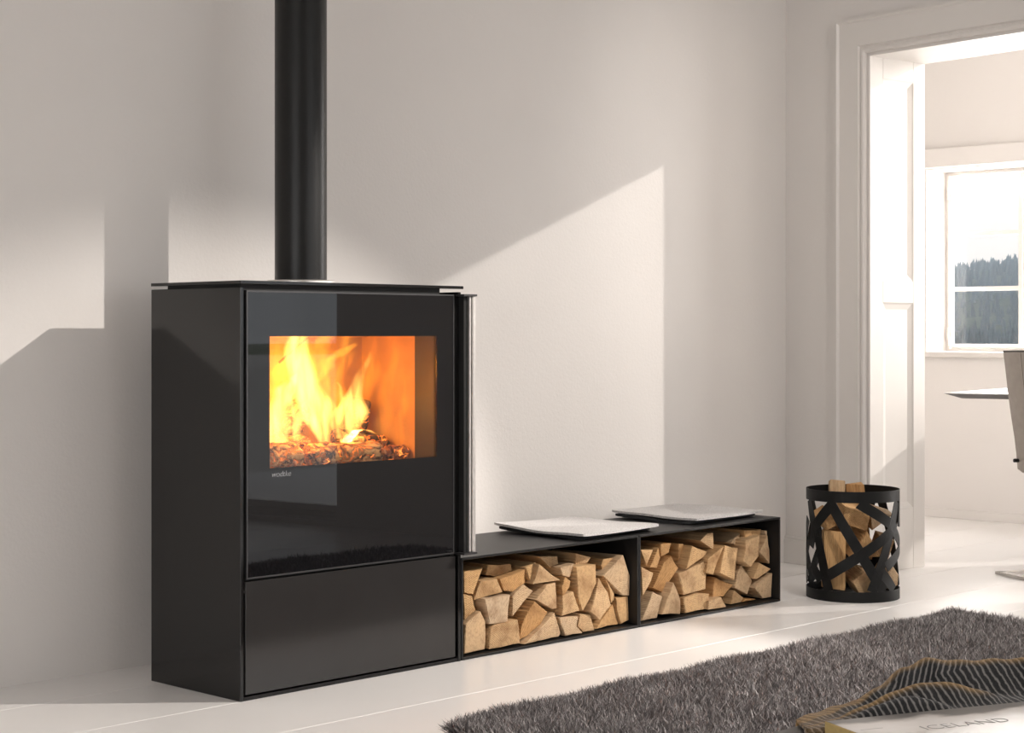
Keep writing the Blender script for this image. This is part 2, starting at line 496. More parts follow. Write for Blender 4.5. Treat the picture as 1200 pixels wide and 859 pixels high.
sbox('back_panel', 2.957, 3.776, 4.298, 4.31, 0.0, 1.12, M_black)
sbox('base_plate', 2.957, 3.776, SF + 0.002, 4.298, 0.0, 0.010, M_black)
sbox('top_cover', 2.957, 3.776, SF + 0.022, 4.298, 1.106, 1.118, M_gaskets)
sbox('middle_shelf', 2.957, 3.776, SF + 0.022, 4.298, 0.322, 0.334, M_gaskets)
sbox('inner_frame', 2.957, 2.975, SF + 0.020, SF + 0.05, 0.01, 1.106, M_gaskets)
sbox('inner_frame', 3.758, 3.776, SF + 0.020, SF + 0.05, 0.01, 1.106, M_gaskets)
sbox('top_plate', 2.946, 3.795, SF - 0.004, 4.312, 1.1445, 1.1535, M_panel, bevel=0.001)
sbox('spacer_plinth', 2.958, 3.712, 3.902, 4.245, 1.118, 1.1445, M_gaskets)
sbox('drawer_front', 2.963, 3.763, SF - 0.0005, SF + 0.018, 0.016, 0.326, plain('drawer_enamel', (0.026, 0.0245, 0.024), 0.16, noise=0.05, nscale=5), bevel=0.001)
sbox('hinge', 2.957, 2.964, SF + 0.004, SF + 0.012, 0.296, 0.302, M_edge)

# firebox lining (pale vermiculite), open at the front
M_verm = plain('vermiculite', (0.44, 0.27, 0.115), 0.9, spec=0.1, noise=0.12, nscale=14, bump=0.3, bscale=160)
FX0, FX1, FY0, FY1, FZ0, FZ1 = 3.00, 3.700, 3.99, 4.25, 0.615, 1.03
sbox('firebox_back', FX0, FX1, FY1, FY1 + 0.025, FZ0, FZ1, M_verm)
sbox('firebox_side', FX0 - 0.025, FX0, FY0, FY1 + 0.025, FZ0, FZ1, M_verm)
sbox('firebox_side', FX1, FX1 + 0.025, FY0, FY1 + 0.025, FZ0, FZ1, M_verm)
sbox('firebox_floor', FX0 - 0.025, FX1 + 0.025, FY0, FY1 + 0.025, FZ0 - 0.03, FZ0, M_verm)
bm = bmesh.new()   # tilted baffle over the fire
add_box(bm, FX0, FX1, -0.13, 0.11, -0.01, 0.01, M=SI @ Matrix.Translation((0, 4.125, 1.032)) @ Matrix.Rotation(math.radians(-14), 4, 'X'))
new_obj('baffle', mesh_bm(bm, 'baffle'), M_verm, stove)
sboxes('throat', [(3.690, 3.703, SF + 0.02, FY0, 0.60, 1.03), (3.012, 3.025, SF + 0.02, FY0, 0.60, 1.03), (3.025, 3.690, SF + 0.02, FY0, 0.60, 0.613), (3.025, 3.690, SF + 0.02, FY0, 1.018, 1.03)], plain('throat_steel', (0.018, 0.017, 0.016), 0.45, noise=0.1))
bm = bmesh.new()
add_box(bm, -0.0725, 0.0725, -0.003, 0.0, -0.0025, 0.0025, M=SI @ Matrix.Translation((3.427, FY1, 0.9595)) @ Matrix.Rotation(math.atan2(0.081, 0.12) * -1, 4, 'Y'))
new_obj('brick_joint', mesh_bm(bm, 'brick_joint'), M_gaskets, stove)

# door: printed black glass with a clear window, thin metal edge, bar handle, lettering
door = empty('door', (0, 0, 0)); door.parent = stove
DX0, DX1, DZ0, DZ1 = 2.965, 3.757, 0.333, 1.127
GX0, GX1, GZ0, GZ1 = 3.046, 3.685, 0.634, 1.0
e_ = 0.0045
sboxes('door_edge', [(DX0, DX0 + e_, SF - 0.002, SF + 0.018, DZ0, DZ1), (DX1 - e_, DX1, SF - 0.002, SF + 0.018, DZ0, DZ1), (DX0 + e_, DX1 - e_, SF - 0.002, SF + 0.018, DZ0, DZ0 + e_), (DX0 + e_, DX1 - e_, SF - 0.002, SF + 0.018, DZ1 - e_, DZ1)], M_edge, door)
sboxes('black_glass', [(DX0 + e_, GX0, SF - 0.0005, SF + 0.006, DZ0 + e_, DZ1 - e_), (GX1, DX1 - e_, SF - 0.0005, SF + 0.006, DZ0 + e_, DZ1 - e_), (GX0, GX1, SF - 0.0005, SF + 0.006, DZ0 + e_, GZ0), (GX0, GX1, SF - 0.0005, SF + 0.006, GZ1, DZ1 - e_)], M_blackglass, door)
sbox('fire_window', GX0, GX1, SF - 0.0005, SF + 0.006, GZ0, GZ1, M_fireglass, door)
sboxes('door_backing', [(DX0 + e_, GX0 - 0.003, SF + 0.0065, SF + 0.018, DZ0 + e_, DZ1 - e_), (GX1 + 0.003, DX1 - e_, SF + 0.0065, SF + 0.018, DZ0 + e_, DZ1 - e_), (GX0 - 0.003, GX1 + 0.003, SF + 0.0065, SF + 0.018, DZ0 + e_, GZ0 - 0.003), (GX0 - 0.003, GX1 + 0.003, SF + 0.0065, SF + 0.018, GZ1 + 0.003, DZ1 - e_)], M_gaskets, door)
hd = sboxes('handle', [(3.792, 3.799, SF - 0.034, SF - 0.004, 0.337, 1.122), (3.801, 3.813, SF - 0.040, SF - 0.010, 0.337, 1.122)], M_steel, door, bevel=0.002)
sbox('handle_cap', 3.760, 3.816, SF - 0.042, SF - 0.004, 1.122, 1.128, M_edge, door)
sbox('handle_cap', 3.760, 3.816, SF - 0.042, SF - 0.004, 0.331, 0.337, M_edge, door)
sbox('handle_channel', 3.7765, 3.795, SF - 0.024, SF + 0.012, 0.337, 1.122, M_gaskets, door)
sbox('hinge_strip', 3.759, 3.774, SF - 0.004, SF + 0.02, 0.337, 1.122, M_panel, door)
def text_mesh(txt, size, shear=0.0, extrude=0.0004, offset=0.0):
    cu = bpy.data.curves.new('lettering', 'FONT'); cu.body = txt; cu.size = size; cu.shear = shear; cu.extrude = extrude; cu.offset = offset
    o = bpy.data.objects.new('lettering_tmp', cu); COL.objects.link(o)
    dg = bpy.context.evaluated_depsgraph_get()
    me = bpy.data.meshes.new_from_object(o.evaluated_get(dg))
    bpy.data.objects.remove(o)
    return me
tm = text_mesh('wodtke', 0.0225, 0.25, 0.0004, -0.0004)
lt = new_obj('lettering', tm, plain('silver_print', (0.42, 0.42, 0.43), 0.4), door)
tm.transform(SI @ Matrix.Translation((3.051, SF - 0.0012, 0.609)) @ Matrix.Rotation(math.pi / 2, 4, 'X'))
lt['label'] = 'silver lettering reading wodtke'

# flue
bm = bmesh.new(); lathe(bm, [(0.078, 1.157), (0.078, CEIL - 0.001)], 64, caps=True)
pm = smooth_angle(mesh_bm(bm, 'flue_pipe')); pm.transform(Matrix.Identity(4))
fl = empty('flue', (3.364, 4.141, 0)); tag(fl, 'round black flue pipe rising from the stove top', 'flue pipe')
pm_o = new_obj('pipe', pm, M_pipe, fl)
bm = bmesh.new(); lathe(bm, [(0.079, 1.154), (0.104, 1.154), (0.104, 1.164), (0.100, 1.167), (0.079, 1.167)], 64)
new_obj('collar', smooth_angle(mesh_bm(bm, 'collar')), M_steel, fl)
bm = bmesh.new(); lathe(bm, [(0.079, CEIL), (0.125, CEIL), (0.125, CEIL - 0.012), (0.079, CEIL - 0.016)], 64)
new_obj('ceiling_collar', smooth_angle(mesh_bm(bm, 'ceiling_collar')), M_pipe, fl)

# ------------------------------------------------------------------ the fire
def char_mat(name, dark, ash, glow, gstr, scale=26.0):
    m, nt, p = nt_of(name)
    tc = N(nt, 'ShaderNodeTexCoord')
    mp = N(nt, 'ShaderNodeMapping'); mp.inputs['Scale'].default_value = (0.6, 1.5, 1.5)
    vo = N(nt, 'ShaderNodeTexVoronoi', feature='DISTANCE_TO_EDGE'); vo.inputs['Scale'].default_value = scale
    nz = N(nt, 'ShaderNodeTexNoise'); nz.inputs['Scale'].default_value = 18; nz.inputs['Detail'].default_value = 6
    nt.links.new(tc.outputs['Object'], mp.inputs['Vector'])
    add = N(nt, 'ShaderNodeMixRGB'); add.inputs['Fac'].default_value = 0.12
    nt.links.new(mp.outputs['Vector'], add.inputs[1]); nt.links.new(nz.outputs['Color'], add.inputs[2])
    nt.links.new(add.outputs[0], vo.inputs['Vector'])
    nt.links.new(tc.outputs['Object'], nz.inputs['Vector'])
    r1 = ramp(nt, [(0.0, (0.004, 0.003, 0.003)), (0.06, dark), (0.22, ash)])
    nt.links.new(vo.outputs['Distance'], r1.inputs['Fac'])
    nt.links.new(r1.outputs[0], p.inputs['Base Color'])
    r2 = ramp(nt, [(0.50, (0, 0, 0)), (0.68, (1, 1, 1))])
    nt.links.new(nz.outputs['Fac'], r2.inputs['Fac'])
    r3 = ramp(nt, [(0.02, (1, 1, 1)), (0.10, (0, 0, 0))])
    nt.links.new(vo.outputs['Distance'], r3.inputs['Fac'])
    mu = N(nt, 'ShaderNodeMath', operation='MULTIPLY'); nt.links.new(r2.outputs[0], mu.inputs[0]); nt.links.new(r3.outputs[0], mu.inputs[1])
    ml = N(nt, 'ShaderNodeMath', operation='MULTIPLY'); ml.inputs[1].default_value = gstr
    nt.links.new(mu.outputs[0], ml.inputs[0])
    p.inputs['Emission Color'].default_value = (*glow, 1)
    nt.links.new(ml.outputs[0], p.inputs['Emission Strength'])
    p.inputs['Roughness'].default_value = 0.9
    b = N(nt, 'ShaderNodeBump'); b.inputs['Strength'].default_value = 0.9; b.inputs['Distance'].default_value = 0.008
    nt.links.new(vo.outputs['Distance'], b.inputs['Height']); nt.links.new(b.outputs['Normal'], p.inputs['Normal'])
    return m
M_ash = char_mat('ashy_bark', (0.10, 0.04, 0.012), (0.46, 0.26, 0.10), (1.0, 0.22, 0.03), 1.5, 24)
M_char = char_mat('charred_wood', (0.012, 0.008, 0.006), (0.07, 0.035, 0.02), (1.0, 0.18, 0.02), 3.0, 30)
M_ember = char_mat('glowing_embers', (0.10, 0.03, 0.01), (0.40, 0.16, 0.06), (1.0, 0.25, 0.04), 4.0, 34)
def rough_log(name, p0, p1, r, mat, label, seed, flat=1.0, cat='burning log'):
    rr = random.Random(seed)
    p0 = Vector(p0); p1 = Vector(p1)
    n, seg = 16, 18
    ax = (p1 - p0).normalized(); s1 = ax.orthogonal().normalized(); s2 = ax.cross(s1)
    ph = [rr.uniform(0, 6.28) for _ in range(6)]
    bm = bmesh.new(); rings = []
    c0 = (p0 + p1) / 2
    for i in range(n + 1):
        t = i / n
        c = p0.lerp(p1, t) - c0
        ring = []
        for k in range(seg):
            a = 2 * math.pi * k / seg
            q = r * (1 + 0.10 * math.sin(2 * a + ph[0]) + 0.07 * math.sin(3 * a + ph[1] + 2 * t) + 0.06 * math.sin(5 * a + ph[2] + 7 * t) + 0.05 * math.sin(9 * t * 3 + ph[3]) + rr.uniform(-0.06, 0.06))
            if i in (0, n):
                q *= 0.86
            ring.append(bm.verts.new(c + (s1 * math.cos(a) + s2 * math.sin(a) * flat) * q))
        rings.append(ring)
    for a, b in zip(rings, rings[1:]):
        for k in range(seg):
            bm.faces.new((a[k], a[(k + 1) % seg], b[(k + 1) % seg], b[k]))
    for ring, s in ((rings[0], -1), (rings[-1], 1)):
        cv = bm.verts.new(sum((v.co for v in ring), Vector()) / seg + ax * s * r * 0.1)
        for k in range(seg):
            bm.faces.new((ring[k], ring[(k + 1) % seg], cv))
    o = new_obj(name, mesh_bm(bm, name, True), mat, None, c0)
    return tag(o, label, cat)
rough_log('burning_log', (3.07, 4.035, 0.648), (3.275, 4.04, 0.650), 0.032, M_ash, 'ash-covered log at the front left of the fire', 1)
rough_log('burning_log', (3.30, 4.03, 0.650), (3.575, 4.035, 0.648), 0.034, M_ash, 'ash-covered log at the front middle of the fire', 7)
rough_log('burning_log', (3.12, 4.11, 0.655), (3.36, 4.115, 0.668), 0.036, M_ember, 'glowing reddish log behind the ashy front logs', 2)
rough_log('burning_log', (3.30, 4.205, 0.66), (3.42, 4.20, 0.785), 0.042, M_ember, 'thick glowing log standing at the back of the fire', 3)
rough_log('burning_log', (3.47, 4.105, 0.690), (3.670, 4.11, 0.660), 0.030, M_char, 'black charred log on the right of the fire', 4)
rough_log('burning_log', (3.575, 4.165, 0.66), (3.625, 4.17, 0.80), 0.034, M_char, 'black charred log leaning at the back right of the fire', 5)
rough_log('burning_log', (3.60, 4.03, 0.640), (3.690, 4.035, 0.640), 0.022, M_ember, 'small glowing stick at the right end of the fire', 6)
# embers heaped on the firebox floor
bm = bmesh.new()
er = random.Random(5)
for k in range(150):
    s = er.uniform(0.007, 0.018)
    x = er.uniform(3.03, 3.66); y_ = er.uniform(4.00, 4.18)
    mt = Matrix.Translation((x - 3.34, y_ - 4.1, s * 0.8 + max(0, 0.02 - abs(y_ - 4.09) * 0.2) + er.random() * 0.02)) @ Matrix.Rotation(er.random() * 6, 4, (er.random(), er.random(), er.random() + 0.1)) @ Matrix.Diagonal((s * 1.4, s, s * 0.8, 1))
    bmesh.ops.create_icosphere(bm, subdivisions=1, radius=1.0, matrix=mt)
eb = new_obj('embers', mesh_bm(bm, 'embers'), M_ember, None, (3.34, 4.1, FZ0)); tag(eb, 'bed of glowing embers under the burning logs', 'embers'); eb['kind'] = 'stuff'

def flame_mat(name, col, dens):
    m = bpy.data.materials.new(name); m.use_nodes = True
    nt = m.node_tree; nt.nodes.clear()
    out = N(nt, 'ShaderNodeOutputMaterial')
    em = N(nt, 'ShaderNodeEmission'); em.inputs['Color'].default_value = (*col, 1)
    tc = N(nt, 'ShaderNodeTexCoord'); mp = N(nt, 'ShaderNodeMapping'); mp.inputs['Scale'].default_value = (22, 22, 5)
    nz = N(nt, 'ShaderNodeTexNoise'); nz.inputs['Scale'].default_value = 1.0; nz.inputs['Detail'].default_value = 3; nz.inputs['Distortion'].default_value = 0.6
    nt.links.new(tc.outputs['Object'], mp.inputs['Vector']); nt.links.new(mp.outputs[0], nz.inputs['Vector'])
    r = ramp(nt, [(0.36, (0.06, 0.06, 0.06)), (0.62, (1, 1, 1))])
    nt.links.new(nz.outputs['Fac'], r.inputs['Fac'])
    mu = N(nt, 'ShaderNodeMath', operation='MULTIPLY'); mu.inputs[1].default_value = dens
    nt.links.new(r.outputs[0], mu.inputs[0]); nt.links.new(mu.outputs[0], em.inputs['Strength'])
    nt.links.new(em.outputs[0], out.inputs['Volume'])
    return m
M_fl_core = flame_mat('flame_bright', (1.0, 0.55, 0.12), 120.0)
M_fl_mid = flame_mat('flame_orange', (1.0, 0.38, 0.03), 36.0)
M_fl_soft = flame_mat('flame_veil', (1.0, 0.30, 0.012), 18.0)
def flame(pts, wid, thick, mat, label):
    """pts: centre line from base to tip; wid: half widths; lens-like cross-section"""
    P = [Vector(p) for p in pts]
    # smooth centre line
    def cr(L, t):
        n = len(L) - 1; f_ = t * n; i = min(int(f_), n - 1); u = f_ - i
        a = L[max(i - 1, 0)]; b = L[i]; c = L[i + 1]; d = L[min(i + 2, n)]
        return 0.5 * ((2 * b) + (c - a) * u + (2 * a - 5 * b + 4 * c - d) * u * u + (3 * b - a - 3 * c + d) * u ** 3)
    base = P[0].copy()
    bm = bmesh.new(); rings = []
    n, seg = 26, 20
    lat = RT
    ph = [random.uniform(0, 6.28) for _ in range(4)]
    for i in range(n + 1):
        t = i / n
        c = cr(P, t) - base + RT * (0.006 * math.sin(9 * t + ph[0]) + 0.003 * math.sin(23 * t + ph[1])) * min(1, 3 * t)
        w_ = max(cr([Vector((a, 0, 0)) for a in wid], t).x, 0.0015)
        w_ *= 1 + 0.16 * math.sin(11 * t + ph[2]) * min(1, 3 * t)
        rings.append([bm.verts.new(c + lat * 1.25 * w_ * math.cos(2 * math.pi * k / seg) + FW * min(w_ * thick, 0.05) * math.sin(2 * math.pi * k / seg) ** 3) for k in range(seg)])
    for a, b in zip(rings, rings[1:]):
        for k in range(seg):
            bm.faces.new((a[k], a[(k + 1) % seg], b[(k + 1) % seg], b[k]))
    bm.faces.new(rings[0]); bm.faces.new(rings[-1])
    o = new_obj('flame', mesh_bm(bm, 'flame', True), mat, None, base)
    return tag(o, label, 'flame', 'flames in the stove')
flame([(3.43, 4.10, 0.665), (3.395, 4.10, 0.76), (3.35, 4.11, 0.87), (3.335, 4.12, 1.0)], [0.012, 0.040, 0.046, 0.022], 0.7, M_fl_core, 'tallest bright yellow flame in the middle of the fire')
flame([(3.515, 4.10, 0.67), (3.525, 4.10, 0.76), (3.555, 4.10, 0.85), (3.60, 4.10, 0.95)], [0.016, 0.036, 0.022, 0.003], 0.6, M_fl_core, 'pointed yellow flame leaning right of the tallest flame')
flame([(3.215, 4.07, 0.69), (3.215, 4.075, 0.765), (3.25, 4.08, 0.84), (3.32, 4.09, 0.89)], [0.030, 0.040, 0.026, 0.004], 0.7, M_fl_core, 'bright flame at the left edge curling to the right')
flame([(3.34, 4.19, 0.76), (3.37, 4.19, 0.85), (3.43, 4.19, 0.93), (3.54, 4.19, 1.02)], [0.03, 0.07, 0.06, 0.02], 0.5, M_fl_mid, 'broad orange flame behind the tallest flame')
flame([(3.47, 4.15, 0.70), (3.475, 4.15, 0.78), (3.50, 4.155, 0.88), (3.57, 4.16, 1.01)], [0.02, 0.050, 0.045, 0.02], 0.5, M_fl_mid, 'broad orange flame between the two tall yellow flames')
flame([(3.62, 4.06, 0.67), (3.625, 4.06, 0.78), (3.645, 4.06, 0.88), (3.672, 4.06, 0.99)], [0.014, 0.026, 0.020, 0.004], 0.7, M_fl_soft, 'faint orange flame at the right end of the fire')
flame([(3.58, 4.14, 0.70), (3.595, 4.14, 0.80), (3.63, 4.14, 0.90), (3.675, 4.14, 1.01)], [0.02, 0.036, 0.030, 0.008], 0.7, M_fl_soft, 'slender orange flame behind the pointed yellow flame')
flame([(3.665, 4.02, 0.65), (3.66, 4.02, 0.72), (3.668, 4.02, 0.80), (3.68, 4.02, 0.88)], [0.010, 0.016, 0.010, 0.003], 0.7, M_fl_soft, 'short thin flame at the far right of the fire')
flame([(3.23, 4.15, 0.80), (3.25, 4.15, 0.88), (3.27, 4.15, 0.95), (3.30, 4.15, 1.02)], [0.03, 0.05, 0.045, 0.02], 0.5, M_fl_soft, 'veil of orange flame at the upper left of the fire')
flame([(3.43, 4.05, 0.672), (3.47, 4.05, 0.688), (3.53, 4.055, 0.715), (3.59, 4.06, 0.70)], [0.006, 0.012, 0.010, 0.003], 0.8, M_fl_core, 'small low flame licking over the charred log')
flame([(3.30, 4.09, 0.69), (3.305, 4.09, 0.74), (3.29, 4.095, 0.79), (3.31, 4.10, 0.84)], [0.010, 0.020, 0.012, 0.003], 0.8, M_fl_core, 'short yellow flame between the left flame and the tallest flame')
flame([(3.46, 4.08, 0.69), (3.455, 4.08, 0.74), (3.475, 4.085, 0.80), (3.47, 4.09, 0.86)], [0.010, 0.018, 0.012, 0.003], 0.8, M_fl_core, 'short yellow flame just right of the tallest flame')
flame([(3.40, 4.13, 0.86), (3.45, 4.13, 0.91), (3.51, 4.13, 0.95), (3.58, 4.13, 0.985)], [0.020, 0.030, 0.022, 0.006], 0.6, M_fl_mid, 'streak of orange flame blown right under the firebox roof')
fl_l = lamp('fire_glow', 'POINT', 6.5, (1.0, 0.29, 0.012), (3.36, 4.08, 0.84), None, shadow_soft_size=0.06)
fl_2 = lamp('fire_glow_low', 'POINT', 0.9, (1.0, 0.36, 0.05), (3.30, 4.015, 0.74), None, shadow_soft_size=0.03)
LOGS = [
  (0, 'bottom', 'tall round-shouldered', 3.906, [(3.82, 0.107), (3.838, 0.119), (3.892, 0.141), (3.917, 0.104), (3.923, 0.059), (3.92, 0.013), (3.82, 0.013)]),
  (0, 'bottom', 'square-faced cracked', 3.901, [(3.934, 0.082), (3.955, 0.091), (4.049, 0.097), (4.058, 0.067), (4.065, 0.017), (3.985, 0.013), (3.934, 0.013)]),
  (0, 'bottom', 'leaf-shaped leaning', 3.911, [(4.074, 0.023), (4.085, 0.069), (4.107, 0.109), (4.14, 0.146), (4.205, 0.101), (4.174, 0.064), (4.112, 0.032)]),
  (0, 'bottom', 'broad triangular', 3.903, [(4.075, 0.013), (4.229, 0.099), (4.27, 0.023), (4.259, 0.013), (4.174, 0.013), (4.121, 0.013)]),
  (0, 'bottom', 'notched blocky', 3.9, [(4.253, 0.078), (4.343, 0.072), (4.334, 0.04), (4.362, 0.013), (4.282, 0.013)]),
  (0, 'bottom', 'narrow upright', 3.911, [(4.367, 0.076), (4.414, 0.069), (4.433, 0.013), (4.38, 0.013), (4.355, 0.035)]),
  (0, 'bottom', 'triangular', 3.928, [(4.456, 0.013), (4.559, 0.084), (4.584, 0.013), (4.481, 0.013)]),
  (0, 'bottom', 'slim upright', 3.924, [(4.565, 0.107), (4.628, 0.106), (4.628, 0.022), (4.586, 0.013), (4.564, 0.068)]),
  (0, 'lower middle', 'four-sided', 3.923, [(3.837, 0.198), (3.875, 0.187), (3.885, 0.139), (3.837, 0.115)]),
  (0, 'lower middle', 'large square-faced', 3.905, [(3.904, 0.177), (4.029, 0.177), (4.019, 0.089), (3.929, 0.093)]),
  (0, 'lower middle', 'slanting', 3.916, [(4.045, 0.17), (4.097, 0.203), (4.143, 0.176), (4.048, 0.1)]),
  (0, 'lower middle', 'pale half-round', 3.907, [(4.141, 0.148), (4.197, 0.192), (4.242, 0.194), (4.251, 0.106), (4.224, 0.107), (4.17, 0.134)]),
  (0, 'lower middle', 'knotty square-faced', 3.904, [(4.27, 0.147), (4.321, 0.157), (4.355, 0.088), (4.269, 0.08)]),
  (0, 'lower middle', 'tall wedge-tipped', 3.902, [(4.333, 0.237), (4.432, 0.237), (4.436, 0.173), (4.408, 0.126), (4.37, 0.083), (4.345, 0.133)]),
  (0, 'lower middle', 'steep slanting', 3.905, [(4.399, 0.079), (4.462, 0.188), (4.505, 0.134), (4.518, 0.088), (4.447, 0.045)]),
  (0, 'upper middle', 'wedge-shaped', 3.929, [(3.842, 0.269), (3.93, 0.27), (3.882, 0.189), (3.842, 0.199)]),
  (0, 'upper middle', 'trapezoid-faced', 3.925, [(3.884, 0.171), (3.912, 0.23), (3.984, 0.231), (4.01, 0.184)]),
  (0, 'upper middle', 'half-round', 3.925, [(4.002, 0.227), (4.115, 0.248), (4.108, 0.204), (4.056, 0.18), (4.017, 0.187)]),
  (0, 'upper middle', 'thin pale', 3.924, [(4.115, 0.254), (4.167, 0.265), (4.15, 0.199), (4.133, 0.213)]),
  (0, 'upper middle', 'sharp triangular', 3.904, [(4.153, 0.264), (4.265, 0.198), (4.133, 0.198)]),
  (0, 'upper middle', 'small splintered', 3.908, [(4.272, 0.174), (4.289, 0.208), (4.315, 0.191), (4.306, 0.17), (4.274, 0.145)]),
  (0, 'upper middle', 'dark-sided narrow', 3.919, [(4.494, 0.182), (4.55, 0.122), (4.55, 0.101), (4.534, 0.091), (4.525, 0.131)]),
  (0, 'upper middle', 'broad fan-shaped', 3.922, [(4.5, 0.187), (4.596, 0.252), (4.628, 0.177), (4.628, 0.106), (4.596, 0.11)]),
  (0, 'top', 'flat slab', 3.967, [(3.975, 0.238), (3.987, 0.27), (4.091, 0.264), (4.102, 0.231), (4.026, 0.226)]),
  (0, 'top', 'flat-topped wedge', 3.969, [(4.218, 0.276), (4.323, 0.267), (4.323, 0.203), (4.272, 0.236)]),
  (0, 'top', 'small wedge', 3.921, [(4.28, 0.237), (4.345, 0.245), (4.322, 0.2), (4.291, 0.209)]),
  (0, 'top', 'low triangular', 3.952, [(4.389, 0.272), (4.463, 0.252), (4.446, 0.234), (4.389, 0.233)]),
  (0, 'top', 'small pale triangular', 3.956, [(4.533, 0.24), (4.582, 0.24), (4.536, 0.185), (4.523, 0.217)]),
  (1, 'bottom', 'slanted dark-stained', 3.915, [(4.688, 0.013), (4.739, 0.112), (4.799, 0.089), (4.775, 0.013), (4.718, 0.013)]),
  (1, 'bottom', 'tall triangular', 3.904, [(4.782, 0.026), (4.84, 0.135), (4.891, 0.067), (4.896, 0.013)]),
  (1, 'bottom', 'wide square-faced', 3.914, [(4.914, 0.07), (4.986, 0.078), (5.07, 0.068), (5.057, 0.013), (4.926, 0.013)]),
  (1, 'bottom', 'small square-faced', 3.901, [(5.05, 0.046), (5.116, 0.053), (5.147, 0.013), (5.046, 0.013)]),
  (1, 'bottom', 'narrow wedge', 3.929, [(5.206, 0.013), (5.235, 0.062), (5.296, 0.027), (5.279, 0.013)]),
  (1, 'bottom', 'small flat triangular', 3.927, [(5.284, 0.013), (5.301, 0.022), (5.367, 0.015), (5.348, 0.013)]),
  (1, 'bottom', 'large five-sided', 3.916, [(5.342, 0.059), (5.369, 0.079), (5.452, 0.106), (5.452, 0.013), (5.399, 0.013)]),
  (1, 'lower middle', 'wedge-shaped', 3.908, [(4.677, 0.205), (4.741, 0.176), (4.73, 0.149), (4.685, 0.1)]),
  (1, 'lower middle', 'orange-toned slanting', 3.928, [(4.775, 0.116), (4.822, 0.203), (4.859, 0.225), (4.898, 0.177), (4.828, 0.09)]),
  (1, 'lower middle', 'large blocky', 3.917, [(4.89, 0.158), (4.974, 0.173), (5.039, 0.189), (5.054, 0.15), (5.05, 0.085), (4.92, 0.077)]),
  (1, 'lower middle', 'triangular', 3.927, [(5.102, 0.05), (5.119, 0.122), (5.227, 0.083), (5.164, 0.046)]),
  (1, 'lower middle', 'five-sided', 3.926, [(5.233, 0.07), (5.245, 0.12), (5.271, 0.151), (5.347, 0.085), (5.318, 0.035)]),
  (1, 'lower middle', 'small triangular', 3.915, [(5.34, 0.094), (5.368, 0.153), (5.437, 0.123), (5.358, 0.09)]),
  (1, 'upper middle', 'small wedge', 3.912, [(4.681, 0.261), (4.745, 0.256), (4.709, 0.201)]),
  (1, 'upper middle', 'thin upright', 3.918, [(4.739, 0.193), (4.782, 0.261), (4.789, 0.225), (4.773, 0.188)]),
  (1, 'upper middle', 'dark-sided triangular', 3.912, [(4.925, 0.17), (4.962, 0.252), (5.057, 0.221), (5.033, 0.203)]),
  (1, 'upper middle', 'grey weathered slanting', 3.903, [(5.035, 0.146), (5.044, 0.198), (5.133, 0.238), (5.079, 0.135)]),
  (1, 'upper middle', 'bright yellow oblong', 3.908, [(5.108, 0.139), (5.156, 0.237), (5.244, 0.219), (5.201, 0.102)]),
  (1, 'upper middle', 'orange-toned diamond-faced', 3.925, [(5.381, 0.188), (5.435, 0.249), (5.452, 0.193), (5.452, 0.138)]),
  (1, 'upper middle', 'big tapering', 3.899, [(5.244, 0.168), (5.265, 0.247), (5.364, 0.257), (5.347, 0.179), (5.288, 0.143)]),
  (1, 'top', 'small square-faced', 3.919, [(4.792, 0.271), (4.854, 0.269), (4.842, 0.235), (4.797, 0.225)]),
  (1, 'top', 'pale curved', 3.954, [(4.936, 0.173), (4.934, 0.258), (4.964, 0.255), (4.977, 0.215), (4.95, 0.169)]),
  (1, 'top', 'dark-sided pointed', 3.933, [(5.04, 0.26), (5.082, 0.284), (5.115, 0.283), (5.115, 0.218)]),
  (1, 'top', 'small orange triangular', 3.948, [(5.232, 0.234), (5.298, 0.266), (5.295, 0.215)]),
  (1, 'top', 'broad flat-topped', 3.944, [(5.304, 0.276), (5.432, 0.269), (5.426, 0.25), (5.319, 0.241)]),
  (1, 'top', 'orange-toned corner', 3.937, [(5.43, 0.266), (5.452, 0.263), (5.452, 0.214), (5.452, 0.228)]),
]
# ------------------------------------------------------------------ wood storage benches
def bench(x0, x1, label):
    root = empty('storage_bench', ((x0 + x1) / 2, 4.10, 0)); tag(root, label, 'bench', 'black steel storage benches')
    cx = (x0 + x1) / 2; hw = (x1 - x0) / 2; t = 0.008
    y0, y1 = SF - 4.10, 4.312 - 4.10
    box_obj('top', -hw, hw, y0, y1, 0.309, 0.317, M_black, root, bevel=0.0012)
    box_obj('bottom', -hw, hw, y0, y1, 0.001, 0.009, M_black, root, bevel=0.0012)
    box_obj('side', -hw, -hw + t, y0, y1, 0.009, 0.309, M_black, root, bevel=0.0012)
    box_obj('side', hw - t, hw, y0, y1, 0.009, 0.309, M_black, root, bevel=0.0012)
    box_obj('back', -hw + t, hw - t, y1 - 0.006, y1, 0.009, 0.309, M_black, root)
    return root
bench(3.790, 4.638, 'low black steel storage bench standing against the stove')
bench(4.640, 5.465, 'low black steel storage bench nearer the doorway')

